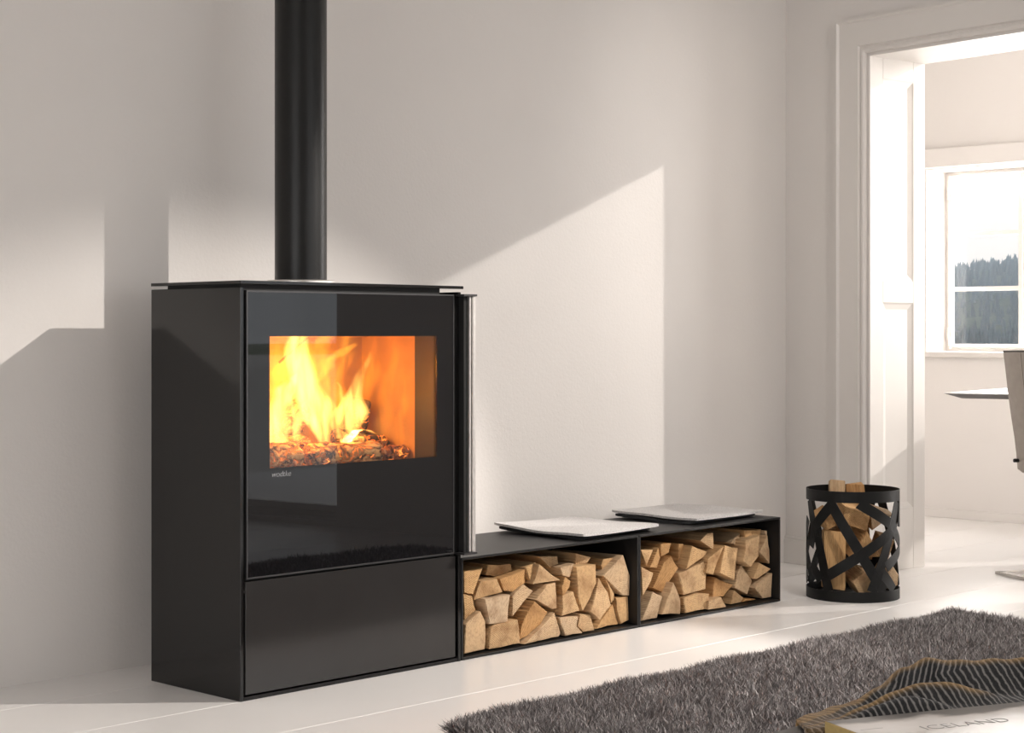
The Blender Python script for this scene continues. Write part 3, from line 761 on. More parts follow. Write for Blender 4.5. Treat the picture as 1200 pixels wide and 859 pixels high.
# firewood
def wood_mat():
    m, nt, p = nt_of('split_beech')
    tc = N(nt, 'ShaderNodeTexCoord'); oi = N(nt, 'ShaderNodeObjectInfo')
    mp = N(nt, 'ShaderNodeMapping'); mp.inputs['Scale'].default_value = (1, 0.12, 1)
    nt.links.new(tc.outputs['Object'], mp.inputs['Vector'])
    # grow rings around a pith that lies off the piece
    off = N(nt, 'ShaderNodeVectorMath', operation='ADD')
    cmb = N(nt, 'ShaderNodeCombineXYZ')
    for i_, k in ((0, 0.37), (2, 0.61)):
        mth = N(nt, 'ShaderNodeMath', operation='MULTIPLY'); mth.inputs[1].default_value = 13.7 * k
        fr = N(nt, 'ShaderNodeMath', operation='FRACT'); sc = N(nt, 'ShaderNodeMath', operation='MULTIPLY_ADD'); sc.inputs[1].default_value = 0.24; sc.inputs[2].default_value = -0.12
        nt.links.new(oi.outputs['Random'], mth.inputs[0]); nt.links.new(mth.outputs[0], fr.inputs[0]); nt.links.new(fr.outputs[0], sc.inputs[0]); nt.links.new(sc.outputs[0], cmb.inputs[i_])
    nt.links.new(mp.outputs[0], off.inputs[0]); nt.links.new(cmb.outputs[0], off.inputs[1])
    wv = N(nt, 'ShaderNodeTexWave', wave_type='RINGS', rings_direction='Y'); wv.inputs['Scale'].default_value = 60; wv.inputs['Distortion'].default_value = 3.5; wv.inputs['Detail'].default_value = 3; wv.inputs['Detail Scale'].default_value = 1.4
    nt.links.new(off.outputs[0], wv.inputs['Vector'])
    nz = N(nt, 'ShaderNodeTexNoise'); nz.inputs['Scale'].default_value = 13; nz.inputs['Detail'].default_value = 6
    nt.links.new(off.outputs[0], nz.inputs['Vector'])
    base = ramp(nt, [(0.0, (0.50, 0.28, 0.12)), (0.3, (0.55, 0.345, 0.17)), (0.7, (0.57, 0.385, 0.22)), (1.0, (0.54, 0.40, 0.27))])
    nt.links.new(oi.outputs['Random'], base.inputs['Fac'])
    r1 = ramp(nt, [(0.0, (0.93, 0.91, 0.88)), (1.0, (1.03, 1.03, 1.02))])
    nt.links.new(wv.outputs['Color'], r1.inputs['Fac'])
    mx = N(nt, 'ShaderNodeMixRGB', blend_type='MULTIPLY'); mx.inputs['Fac'].default_value = 0.8
    nt.links.new(base.outputs[0], mx.inputs[1]); nt.links.new(r1.outputs[0], mx.inputs[2])
    r2 = ramp(nt, [(0.30, (0.62, 0.54, 0.48)), (0.50, (1.0, 1.0, 1.0)), (0.75, (1.12, 1.1, 1.06))])
    nt.links.new(nz.outputs['Fac'], r2.inputs['Fac'])
    mx2 = N(nt, 'ShaderNodeMixRGB', blend_type='MULTIPLY'); mx2.inputs['Fac'].default_value = 1.0
    nt.links.new(mx.outputs[0], mx2.inputs[1]); nt.links.new(r2.outputs[0], mx2.inputs[2])
    n3 = N(nt, 'ShaderNodeTexNoise'); n3.inputs['Scale'].default_value = 95; n3.inputs['Detail'].default_value = 5; n3.inputs['Roughness'].default_value = 0.7
    nt.links.new(off.outputs[0], n3.inputs['Vector'])
    r3 = ramp(nt, [(0.30, (0.70, 0.64, 0.58)), (0.48, (1.0, 1.0, 1.0)), (0.72, (1.14, 1.13, 1.10))])
    nt.links.new(n3.outputs['Fac'], r3.inputs['Fac'])
    vo = N(nt, 'ShaderNodeTexVoronoi', feature='DISTANCE_TO_EDGE'); vo.inputs['Scale'].default_value = 9; nt.links.new(off.outputs[0], vo.inputs['Vector'])
    r4 = ramp(nt, [(0.0, (0.45, 0.38, 0.32)), (0.022, (1, 1, 1))]); nt.links.new(vo.outputs['Distance'], r4.inputs['Fac'])
    mx3 = N(nt, 'ShaderNodeMixRGB', blend_type='MULTIPLY'); mx3.inputs['Fac'].default_value = 1.0
    nt.links.new(mx2.outputs[0], mx3.inputs[1]); nt.links.new(r3.outputs[0], mx3.inputs[2])
    mx2 = N(nt, 'ShaderNodeMixRGB', blend_type='MULTIPLY'); mx2.inputs['Fac'].default_value = 0.18
    nt.links.new(mx3.outputs[0], mx2.inputs[1]); nt.links.new(r4.outputs[0], mx2.inputs[2])
    nt.links.new(mx2.outputs[0], p.inputs['Base Color'])
    p.inputs['Roughness'].default_value = 0.85; p.inputs['Specular IOR Level'].default_value = 0.2
    b = N(nt, 'ShaderNodeBump'); b.inputs['Strength'].default_value = 0.5; b.inputs['Distance'].default_value = 0.003
    ad = N(nt, 'ShaderNodeMath', operation='ADD'); nt.links.new(wv.outputs['Fac'], ad.inputs[0]); nt.links.new(nz.outputs['Fac'], ad.inputs[1])
    nt.links.new(ad.outputs[0], b.inputs['Height']); nt.links.new(b.outputs['Normal'], p.inputs['Normal'])
    return m
M_wood = wood_mat()
def firewood(poly, y, depth, label, group, seed):
    rr = random.Random(seed)
    cx = sum(p[0] for p in poly) / len(poly); cz = sum(p[1] for p in poly) / len(poly)
    # add mid points so that the outline is slightly uneven
    pts = []
    for i, p in enumerate(poly):
        q = poly[(i + 1) % len(poly)]
        p_in = (cx + (p[0] - cx) * 0.975, cz + (p[1] - cz) * 0.975)
        q_in = (cx + (q[0] - cx) * 0.975, cz + (q[1] - cz) * 0.975)
        pts.append(p_in)
        L = math.hypot(q[0] - p[0], q[1] - p[1])
        if L > 0.03:
            k = rr.uniform(0.35, 0.65); d = rr.uniform(-0.030, 0.012) * L
            nx, nz = (q[1] - p[1]) / L, -(q[0] - p[0]) / L
            mx, mz = p_in[0] + (q_in[0] - p_in[0]) * k, p_in[1] + (q_in[1] - p_in[1]) * k
            if (mx - cx) * nx + (mz - cz) * nz < 0:
                nx, nz = -nx, -nz
            pts.append((mx + nx * d, max(mz + nz * d, 0.0122)))
    bm = bmesh.new()
    tx, tz = rr.uniform(-0.10, 0.10), rr.uniform(-0.12, 0.12)
    def ring(yy, sc, tilt):
        return [bm.verts.new(((px - cx) * sc, yy + tilt * ((px - cx) * tx + (pz - cz) * tz) + (rr.uniform(-0.0012, 0.0012) if tilt else 0), (pz - cz) * sc)) for px, pz in pts]
    R = [ring(0.0, 0.965, 1), ring(0.003, 1.0, 1), ring(depth * 0.5, 0.97, 0), ring(depth, 0.93, 0)]
    n = len(pts)
    for a, b in zip(R, R[1:]):
        for k in range(n):
            bm.faces.new((a[k], a[(k + 1) % n], b[(k + 1) % n], b[k]))
    cv = bm.verts.new((0, -0.0008 + rr.uniform(-0.002, 0.001), 0))
    for k in range(n):
        bm.faces.new((R[0][k], R[0][(k + 1) % n], cv))
    bm.faces.new(R[-1])
    o = new_obj('firewood_log', mesh_bm(bm, 'firewood_log'), M_wood, None, (cx, y, cz))
    return tag(o, label, 'firewood', group)
ORD = ['first', 'second', 'third', 'fourth', 'fifth', 'sixth', 'seventh', 'eighth', 'ninth', 'tenth']
rows = {}
for i, L in enumerate(LOGS):
    rows.setdefault((L[0], L[1]), []).append(i)
for key in rows:
    rows[key].sort(key=lambda i: sum(p[0] for p in LOGS[i][4]) / len(LOGS[i][4]))
for i, (bi, row, shp, y, poly) in enumerate(LOGS):
    k = rows[(bi, row)].index(i)
    where = 'bench beside the stove' if bi == 0 else 'bench nearer the doorway'
    firewood(poly, y, 0.36 - (y - SF), '%s log, %s from left, %s row, %s' % (shp, ORD[k], row, where), 'firewood in the ' + where, 100 + i)

# felt seat pads
def felt(name, col):
    m, nt, p = nt_of(name)
    tc = N(nt, 'ShaderNodeTexCoord'); n = N(nt, 'ShaderNodeTexNoise'); n.inputs['Scale'].default_value = 220; n.inputs['Detail'].default_value = 4
    nt.links.new(tc.outputs['Object'], n.inputs['Vector'])
    r = ramp(nt, [(0.3, tuple(c * 0.75 for c in col)), (0.7, tuple(min(1, c * 1.2) for c in col))]); nt.links.new(n.outputs['Fac'], r.inputs['Fac'])
    nt.links.new(r.outputs[0], p.inputs['Base Color'])
    p.inputs['Roughness'].default_value = 1.0; p.inputs['Specular IOR Level'].default_value = 0.1
    b = N(nt, 'ShaderNodeBump'); b.inputs['Strength'].default_value = 0.6; b.inputs['Distance'].default_value = 0.002
    nt.links.new(n.outputs['Fac'], b.inputs['Height']); nt.links.new(b.outputs['Normal'], p.inputs['Normal'])
    return m
M_felt_l = felt('light_grey_felt', (0.60, 0.58, 0.57)); M_felt_d = felt('charcoal_felt', (0.045, 0.045, 0.047))
def pad(F_, ex, ey, z, t, mat, label, lift, seed):
    rr = random.Random(seed)
    n = 16
    bm = bmesh.new()
    F_ = Vector((*F_, 0)); ex = Vector((*ex, 0)); ey = Vector((*ey, 0))
    c = F_ + ex / 2 + ey / 2
    ph = [rr.uniform(0, 6) for _ in range(4)]
    def P(u, v, top):
        # rounded corners
        r = 0.05; uu, vv = u, v
        for su in (0, 1):
            for sv in (0, 1):
                du = abs(u - su); dv = abs(v - sv)
                if du < r and dv < r:
                    a = r - du; b_ = r - dv; q = math.hypot(a, b_)
                    if q > r:
                        uu = su + (1 if su == 0 else -1) * (r - a * r / q); vv = sv + (1 if sv == 0 else -1) * (r - b_ * r / q)
        p = F_ + ex * uu + ey * vv - c
        zz = z + lift * max(0, (1 - u) * v - 0.35) ** 1.5 + 0.002 * math.sin(5 * u + ph[0]) * math.sin(4 * v + ph[1]) + 0.0015 * math.sin(9 * v + ph[2])
        return (p.x, p.y, zz + (t if top else 0))
    T = [[bm.verts.new(P(i / n, j / n, True)) for j in range(n + 1)] for i in range(n + 1)]
    B = [[bm.verts.new(P(i / n, j / n, False)) for j in range(n + 1)] for i in range(n + 1)]
    for i in range(n):
        for j in range(n):
            bm.faces.new((T[i][j], T[i + 1][j], T[i + 1][j + 1], T[i][j + 1])); bm.faces.new((B[i][j], B[i][j + 1], B[i + 1][j + 1], B[i + 1][j]))
    for i in range(n):
        for (a, b_) in (((i, 0), (i + 1, 0)), ((i + 1, n), (i, n)), ((0, i + 1), (0, i)), ((n, i), (n, i + 1))):
            bm.faces.new((T[a[0]][a[1]], B[a[0]][a[1]], B[b_[0]][b_[1]], T[b_[0]][b_[1]]))
    o = new_obj('seat_pad', smooth_angle(mesh_bm(bm, 'seat_pad'), 50), mat, None, (c.x, c.y, 0))
    return tag(o, label, 'seat pad', 'felt seat pads on the benches')
pad((4.385, 3.93), (0.40, 0.02), (-0.01, 0.38), 0.320, 0.008, M_felt_d, 'charcoal felt pad under the light grey pad near the stove', 0.012, 1)
pad((4.37, 3.90), (0.43, 0.02), (-0.01, 0.42), 0.331, 0.008, M_felt_l, 'light grey felt pad lying uppermost, near the stove', 0.02, 2)
pad((5.005, 3.95), (0.42, 0.015), (-0.01, 0.36), 0.320, 0.008, M_felt_d, 'charcoal felt pad under the light grey pad near the doorway', 0.012, 3)
pad((5.015, 3.93), (0.44, 0.02), (-0.005, 0.41), 0.331, 0.008, M_felt_l, 'light grey felt pad lying uppermost, near the doorway', 0.02, 4)

# ------------------------------------------------------------------ log basket
BC = Vector((5.763, 3.762, 0)); BR = 0.1765; BH = 0.415
bk = empty('log_basket', BC); tag(bk, 'round black metal log basket with crossing bands by the doorway', 'basket')
M_bas = plain('basket_black', (0.006, 0.006, 0.006), 0.5, spec=0.22, noise=0.1, nscale=30)
def band(pts_t, w, nm='band'):
    """strip on the cylinder; pts_t = ((theta0, z0), (theta1, z1)); w = width"""
    (t0, z0), (t1, z1) = pts_t
    L = math.hypot((t1 - t0) * BR, z1 - z0); n = max(6, int(L / 0.015))
    du = Vector(((t1 - t0) * BR, z1 - z0)).normalized(); nv = Vector((-du.y, du.x))
    bm = bmesh.new(); ro, ri = [], []
    for i in range(n + 1):
        f_ = i / n; s = t0 * BR + (t1 - t0) * BR * f_; z = z0 + (z1 - z0) * f_
        ro.append([]); ri.append([])
        for sg in (-1, 1):
            ss = s + nv.x * sg * w / 2; zz = min(max(z + nv.y * sg * w / 2, 0.03), BH - 0.035)
            th = ss / BR
            d = RT * math.sin(th) - FW * math.cos(th)
            ro[-1].append(bm.verts.new(d * BR + Vector((0, 0, zz)))); ri[-1].append(bm.verts.new(d * (BR - 0.0025) + Vector((0, 0, zz))))
    for a in range(n):
        bm.faces.new((ro[a][0], ro[a + 1][0], ro[a + 1][1], ro[a][1])); bm.faces.new((ri[a][0], ri[a][1], ri[a + 1][1], ri[a + 1][0]))
        bm.faces.new((ro[a][0], ri[a][0], ri[a + 1][0], ro[a + 1][0])); bm.faces.new((ro[a][1], ro[a + 1][1], ri[a + 1][1], ri[a][1]))
    bm.faces.new((ro[0][0], ro[0][1], ri[0][1], ri[0][0])); bm.faces.new((ro[n][0], ri[n][0], ri[n][1], ro[n][1]))
    return new_obj(nm, smooth_angle(mesh_bm(bm, nm), 40), M_bas, bk)
for nm, z0, z1 in (('rim', BH - 0.042, BH), ('base_ring', 0.0, 0.040)):
    bm = bmesh.new(); lathe(bm, [(BR, z0), (BR, z1), (BR - 0.0025, z1), (BR - 0.0025, z0), (BR, z0)], 72)
    new_obj(nm, smooth_angle(mesh_bm(bm, nm), 40), M_bas, bk)
bm = bmesh.new(); lathe(bm, [(0.002, 0.004), (BR - 0.003, 0.004), (BR - 0.003, 0.010), (0.002, 0.010)], 48); 
new_obj('base', mesh_bm(bm, 'base'), M_black, bk)
def bz(y): return 0.373 - (y - 150) / (755 - 150) * (0.373 - 0.04)
def bt(x): return math.asin(max(-0.999, min(0.999, (x - 322) / 288)))
fb = [((140, 150), (425, 700)), ((300, 150), (560, 345)), ((130, 650), (520, 345)), ((565, 150), (385, 755)), ((160, 150), (55, 345)), ((70, 345), (130, 755)), ((480, 590), (600, 470)), ((530, 330), (600, 470)), ((425, 700), (470, 755)), ((430, 600), (540, 755)), ((65, 400), (40, 150)), ((60, 330), (45, 470)), ((50, 590), (90, 690)), ((590, 330), (598, 150))]
for (a, b_) in fb:
    band(((bt(a[0]), bz(a[1])), (bt(b_[0]), bz(b_[1]))), 0.040)
for (t0, z0, t1, z1) in ((1.5, 0.37, 2.6, 0.04), (1.6, 0.04, 2.3, 0.37), (2.2, 0.04, 3.3, 0.37), (2.5, 0.37, 3.2, 0.04), (3.0, 0.37, 4.2, 0.04), (3.4, 0.04, 4.1, 0.37), (3.9, 0.30, 4.75, 0.06), (4.0, 0.04, 4.8, 0.30)):
    band(((t0, z0), (t1, z1)), 0.040)
def basket_log(a, b, z0, ln, w, d, rx, ry, rz, label, seed, pts=4):
    """split log: a prism with an uneven outline; a/b = right/away offsets in the basket"""
    rr = random.Random(seed)
    bm = bmesh.new()
    n = pts
    prof_ = []
    for k in range(n):
        an = 2 * math.pi * k / n + math.pi / n
        prof_.append((w * math.cos(an) * rr.uniform(0.85, 1.1), d * math.sin(an) * rr.uniform(0.85, 1.1)))
    R = []
    for i, (zz, sc) in enumerate(((-ln / 2, 0.93), (-ln / 2 + 0.004, 1), (0, rr.uniform(0.98, 1.04)), (ln / 2 - 0.004, 1), (ln / 2, 0.94))):
        R.append([bm.verts.new((x * sc, zz + (rr.uniform(-0.006, 0.006) if i in (0, 4) else 0), y * sc)) for x, y in prof_])
    for p_, q_ in zip(R, R[1:]):
        for k in range(n):
            bm.faces.new((p_[k], p_[(k + 1) % n], q_[(k + 1) % n], q_[k]))
    bm.faces.new(R[0]); bm.faces.new(R[-1])
    o = new_obj('firewood_log', mesh_bm(bm, 'firewood_log'), M_wood, None, BC + RT * a + FW * b + Vector((0, 0, z0)))
    o.rotation_euler = (rx, ry, TH - math.pi / 2 + rz)
    return tag(o, label, 'firewood', 'firewood in the round basket')
basket_log(-0.082, -0.055, 0.150, 0.22, 0.060, 0.050, 1.52, 0.02, 0.0, 'pale upright split log at the lower left of the round basket', 1)
basket_log(0.022, -0.040, 0.070, 0.18, 0.050, 0.054, 0.05, 0.1, 0.05, 'mossy split log low in the middle of the round basket', 2, 5)
basket_log(0.118, -0.030, 0.086, 0.13, 0.041, 0.046, 0.05, 0.2, 0.0, 'round bark-covered log at the lower right of the round basket', 3, 7)
basket_log(-0.020, -0.01, 0.325, 0.22, 0.078, 0.050, 0.12, 0.30, 0.1, 'thick slanting log in the upper middle of the round basket', 4)
basket_log(0.022, -0.04, 0.205, 0.18, 0.066, 0.060, 0.08, -0.5, 0.0, 'triangular log in the very centre of the round basket', 5, 3)
basket_log(-0.112, -0.005, 0.300, 0.14, 0.036, 0.040, 0.1, -0.5, 0.0, 'small tilted log at the upper left of the round basket', 6)
basket_log(0.112, -0.005, 0.200, 0.13, 0.040, 0.056, 0.1, 0.3, 0.0, 'log right of the centre of the round basket', 7)
basket_log(0.082, -0.010, 0.312, 0.15, 0.058, 0.056, 0.08, 0.9, 0.0, 'wedge-shaped log at the upper right of the round basket', 8, 3)
basket_log(-0.045, 0.115, 0.290, 0.29, 0.045, 0.030, 1.50, 0.04, 0.0, 'log standing highest above the rim of the round basket', 9)
basket_log(0.055, 0.115, 0.275, 0.29, 0.045, 0.030, 1.50, -0.10, 0.0, 'pointed log reaching the rim at the back right of the round basket', 10, 3)
# ------------------------------------------------------------------ shaggy rug
RUG = (3.06, 5.50, 1.78, 3.17)
rug = empty('shaggy_rug', ((RUG[0] + RUG[1]) / 2, (RUG[2] + RUG[3]) / 2, 0)); tag(rug, 'dark grey long-pile shaggy rug on the white floor', 'rug')
rx, ry = (RUG[1] - RUG[0]) / 2, (RUG[3] - RUG[2]) / 2
M_rugb = plain('rug_backing', (0.06, 0.055, 0.055), 1.0, noise=0.2, nscale=60)
box_obj('backing', -rx, rx, -ry, ry, 0.001, 0.008, M_rugb, rug)
def pile_mesh(n, near_only):
    x = rng.uniform(-rx - 0.005, rx + 0.005, n); yv = rng.uniform(-ry, ry + 0.005, n)
    if near_only:
        u = rng.random(n); yv = ry + 0.005 - (2 * ry) * u ** 1.7
    L = rng.uniform(0.034, 0.054, n)
    # tufts lean together
    cxf = np.sin(x * 31 + 3 * np.sin(yv * 17)) + np.sin(x * 11 + yv * 23 + 1.3); cyf = np.sin(yv * 29 + 3 * np.sin(x * 19)) + np.cos(x * 21 - yv * 13)
    lx = 0.22 * cxf + rng.normal(0, 0.60, n); ly = 0.22 * cyf + rng.normal(0, 0.60, n)
    ex_ = np.clip((np.abs(x) - rx + 0.06) / 0.06, 0, 1) * np.sign(x); ey_ = np.clip((np.abs(yv) - ry + 0.06) / 0.06, 0, 1) * np.sign(yv)
    lx += 0.5 * ex_; ly += 0.5 * ey_
    h = 1 / np.sqrt(1 + lx ** 2 + ly ** 2)
    dx, dy, dz = lx * h * L, ly * h * L, h * L
    dz *= 1 + 0.10 * np.sin(x * 14 + 2 * np.sin(yv * 9)) * np.sin(yv * 16)
    an = rng.uniform(0, np.pi, n); w = rng.uniform(0.0012, 0.0022, n)
    wx, wy = np.cos(an) * w, np.sin(an) * w
    z0 = np.full(n, 0.006)
    bx, by = rng.normal(0, 0.006, n), rng.normal(0, 0.006, n)
    P = np.empty((n, 5, 3))
    P[:, 0] = np.stack([x - wx, yv - wy, z0], 1); P[:, 1] = np.stack([x + wx, yv + wy, z0], 1)
    P[:, 2] = np.stack([x + dx * 0.45 + wx + bx, yv + dy * 0.45 + wy + by, z0 + dz * 0.62], 1)
    P[:, 3] = np.stack([x + dx * 0.45 - wx + bx, yv + dy * 0.45 - wy + by, z0 + dz * 0.62], 1)
    P[:, 4] = np.stack([x + dx, yv + dy, z0 + dz], 1)
    me = bpy.data.meshes.new('pile')
    nv = n * 5
    me.vertices.add(nv); me.vertices.foreach_set('co', P.reshape(-1))
    b = (np.arange(n) * 5)[:, None]
    li = np.concatenate([b + np.array([0, 1, 2, 3]), b + np.array([3, 2, 4])], 1).reshape(-1)
    me.loops.add(n * 7); me.loops.foreach_set('vertex_index', li.astype(np.int32))
    ls = np.stack([np.arange(n) * 7, np.arange(n) * 7 + 4], 1).reshape(-1); lt_ = np.tile([4, 3], n)
    me.polygons.add(n * 2); me.polygons.foreach_set('loop_start', ls.astype(np.int32)); me.polygons.foreach_set('loop_total', lt_.astype(np.int32))
    me.update(); me.validate()
    at = me.attributes.new('strand', 'FLOAT', 'POINT'); at.data.foreach_set('value', np.repeat(rng.random(n), 5).astype(np.float32))
    return me
m, nt, p = nt_of('rug_yarn')
at = N(nt, 'ShaderNodeAttribute'); at.attribute_name = 'strand'
r = ramp(nt, [(0.0, (0.10, 0.092, 0.092)), (0.5, (0.22, 0.20, 0.20)), (0.85, (0.42, 0.39, 0.385)), (1.0, (0.70, 0.66, 0.65))])
nt.links.new(at.outputs['Fac'], r.inputs['Fac']); nt.links.new(r.outputs[0], p.inputs['Base Color'])
p.inputs['Roughness'].default_value = 0.45; p.inputs['Specular IOR Level'].default_value = 0.5
pl = new_obj('pile', pile_mesh(230000, True), m, rug); pl['kind'] = 'stuff'

# ------------------------------------------------------------------ low table with book and throw
TZ = 0.375
M_tab = plain('grey_stone_laminate', (0.105, 0.098, 0.094), 0.45, noise=0.15, nscale=12, bump=0.05)
tb = empty('coffee_table', (2.55, 1.30, 0)); tag(tb, 'low dark grey coffee table under the book and throw', 'table')
box_obj('tabletop', -0.75, 0.75, -0.36, 0.352, TZ - 0.03, TZ, M_tab, tb, bevel=0.003)
for sx in (-1, 1):
    for sy in (-1, 1):
        box_obj('leg', sx * 0.70 - 0.025, sx * 0.70 + 0.025, sy * 0.30 - 0.025, sy * 0.30 + 0.025, 0.055 if False else 0.0, TZ - 0.03, M_black, tb, bevel=0.003)
# book
BK0 = Vector((2.332, 1.572, 0)); bu = Vector((0.9185, -0.3955, 0)); bv = Vector((0.3955, 0.9185, 0))
bk_root = empty('book', BK0 + Vector((0, 0, TZ + 0.001)), math.atan2(bu.y, bu.x)); tag(bk_root, 'large hardcover book titled ICELAND lying on the coffee table', 'book')
m, nt, p = nt_of('book_cover_print')
tc = N(nt, 'ShaderNodeTexCoord'); mp = N(nt, 'ShaderNodeMapping'); mp.inputs['Scale'].default_value = (5, 9, 1)
nz = N(nt, 'ShaderNodeTexNoise'); nz.inputs['Scale'].default_value = 1.6; nz.inputs['Detail'].default_value = 6
nt.links.new(tc.outputs['Object'], mp.inputs[0]); nt.links.new(mp.outputs[0], nz.inputs['Vector'])
r = ramp(nt, [(0.32, (0.16, 0.15, 0.14)), (0.43, (0.50, 0.46, 0.43)), (0.52, (0.70, 0.66, 0.63)), (0.8, (0.78, 0.75, 0.73))])
sp = N(nt, 'ShaderNodeSeparateXYZ'); nt.links.new(tc.outputs['Object'], sp.inputs[0])
mr = N(nt, 'ShaderNodeMapRange'); mr.inputs['From Min'].default_value = -0.06; mr.inputs['From Max'].default_value = 0.0; mr.inputs['To Min'].default_value = 0.10; mr.inputs['To Max'].default_value = -0.55
nt.links.new(sp.outputs['Y'], mr.inputs['Value'])
ad = N(nt, 'ShaderNodeMath', operation='ADD'); nt.links.new(nz.outputs['Fac'], ad.inputs[0]); nt.links.new(mr.outputs[0], ad.inputs[1])
nt.links.new(ad.outputs[0], r.inputs['Fac']); nt.links.new(r.outputs[0], p.inputs['Base Color'])
p.inputs['Roughness'].default_value = 0.3
M_cover = m
M_pages = plain('book_pages', (0.72, 0.68, 0.60), 0.8, noise=0.08, nscale=300)
M_spine = plain('ochre_book_cloth', (0.50, 0.36, 0.14), 0.7, noise=0.12, nscale=60)
bh, bw_, bd = 0.024, 0.42, 0.30
box_obj('page_block', 0.006, bw_ - 0.004, -bd + 0.004, -0.004, 0.003, bh - 0.003, M_pages, bk_root)
box_obj('front_cover', 0.0, bw_, -bd, 0.0, bh - 0.003, bh, M_cover, bk_root, bevel=0.0008)
box_obj('back_cover', 0.0, bw_, -bd, 0.0, 0.0, 0.003, M_spine, bk_root, bevel=0.0008)
box_obj('spine', -0.002, 0.004, -bd, 0.0, 0.0, bh - 0.0005, M_spine, bk_root, bevel=0.001)
tm = text_mesh('ICELAND', 0.036, 0.0, 0.0001, -0.0007)
xs = [v.co.x for v in tm.vertices]; wtx = max(xs) - min(xs)
tm.transform(Matrix.Translation((0.108, -0.113, bh + 0.0003)) @ Matrix.Diagonal((0.158 / wtx, 1, 1, 1)))
tt = new_obj('title_lettering', tm, plain('grey_print', (0.30, 0.29, 0.285), 0.5), bk_root); tt['label'] = 'grey title lettering ICELAND'
box_obj('print_line', 0.015, 0.055, -0.075, -0.0745, bh + 0.0001, bh + 0.0003, plain('grey_rule', (0.3, 0.29, 0.28), 0.5), bk_root)

# throw: herringbone wool blanket in folds behind the book
def interp(L, a):
    if a <= L[0][0]:
        return L[0][1]
    for (x0, v0), (x1, v1) in zip(L, L[1:]):
        if a <= x1:
            t = (a - x0) / (x1 - x0); t = t * t * (3 - 2 * t) * 0.5 + t * 0.5
            return v0 + (v1 - v0) * t
    return L[-1][1]
top_z = [(0.462, 0.381), (0.521, 0.392), (0.562, 0.401), (0.619, 0.424), (0.662, 0.448), (0.705, 0.460), (0.78, 0.452), (0.895, 0.449), (1.1, 0.43), (1.25, 0.385)]
top_b = [(0.462, 2.835), (0.562, 2.91), (0.662, 2.98), (0.705, 3.00), (0.895, 3.06), (1.25, 3.10)]
mid_z = [(0.50, 0.384), (0.552, 0.402), (0.608, 0.420), (0.655, 0.431), (0.707, 0.434), (0.75, 0.426), (0.80, 0.409), (0.85, 0.390), (1.1, 0.385)]
fro_z = [(0.48, 0.384), (0.552, 0.404), (0.607, 0.420), (0.655, 0.424), (0.70, 0.408), (0.75, 0.386), (1.1, 0.384)]
def throw_z(a, b):
    tb_ = interp(top_b, a); base = TZ + 0.006
    bf = 2.769 + (a - 0.494) * 0.414 + 0.012
    gap = max(0.05, tb_ - bf)
    z = 0.0
    h1 = interp(top_z, a) - base; h2 = interp(mid_z, a) - base; h3 = interp(fro_z, a) - base
    b2 = bf + gap * 0.50; b3 = bf + gap * 0.16
    def g(d, w): return math.exp(-(d / w) ** 2)
    d1 = b - tb_
    z1 = h1 * (g(d1, 0.20 * gap + 0.012) if d1 < 0 else g(d1, 0.055)); z2 = h2 * g(b - b2, 0.13 * gap + 0.010); z3 = h3 * g(b - b3, 0.13 * gap + 0.010)
    z = max(z1, z2, z3)
    z = math.log(math.exp(z1 * 160) + math.exp(z2 * 160) + math.exp(z3 * 160)) / 160 - 0.004
    return base + max(0, z) + 0.0015 * math.sin(a * 90 + b * 40)
bm = bmesh.new(); na, nb = 110, 90
uvl = bm.loops.layers.uv.new('weave')
G = []; UV = {}; OCH = []
for i in range(na + 1):
    a = 0.462 + (1.22 - 0.462) * i / na
    row = []; arc = 0; pv = None
    bf = 2.769 + (a - 0.494) * 0.414 + 0.012 + 0.004 * math.sin(a * 30)
    tbk = interp(top_b, a)
    for j in range(nb + 1):
        b = bf + (tbk + 0.13 - bf) * j / nb
        k_ = min(1.0, j / 4.0); k_ = k_ * k_ * (3 - 2 * k_)
        z = TZ + 0.005 + (throw_z(a, b) - TZ - 0.005) * k_
        P_ = RT * a + FW * b
        # hang over the back edge of the table
        if P_.y > 1.66:
            over = P_.y - 1.66
            z = z - min(over * 2.2, 0.30) * (1.0 if over > 0 else 0)
        q = Vector((P_.x, P_.y, z))
        if pv is not None:
            arc += (q - pv).length
        pv = q
        v = bm.verts.new(q); UV[v] = (a, arc); row.append(v)
        gp = max(0.05, tbk - bf); d1 = b - tbk; d2 = b - (bf + gp * 0.50)
        oc = max(min(1, max(0, (d1 + 0.012) / 0.010)), math.exp(-((d2 + 0.003) / 0.0055) ** 2) * min(1, max(0, (0.82 - a) / 0.06)), min(1, max(0, (0.56 - a) / 0.06)) * 0.45)
        OCH.append(oc)
    G.append(row)
for i in range(na):
    for j in range(nb):
        f_ = bm.faces.new((G[i][j], G[i + 1][j], G[i + 1][j + 1], G[i][j + 1]))
        for lp in f_.loops:
            lp[uvl].uv = UV[lp.vert]
me = mesh_bm(bm, 'throw_blanket', True)
at_o = me.attributes.new('ochre', 'FLOAT', 'POINT'); at_o.data.foreach_set('value', np.array(OCH, dtype=np.float32))
m, nt, p = nt_of('herringbone_wool')
uv = N(nt, 'ShaderNodeUVMap'); uv.uv_map = 'weave'
sp = N(nt, 'ShaderNodeSeparateXYZ'); nt.links.new(uv.outputs[0], sp.inputs[0])
def mth(op, a, b=None, c=None):
    n = N(nt, 'ShaderNodeMath', operation=op)
    for i_, v in enumerate((a, b, c)):
        if v is None:
            continue
        if isinstance(v, (int, float)):
            n.inputs[i_].default_value = v
        else:
            nt.links.new(v, n.inputs[i_])
    return n.outputs[0]
U, Vv = sp.outputs['X'], sp.outputs['Y']
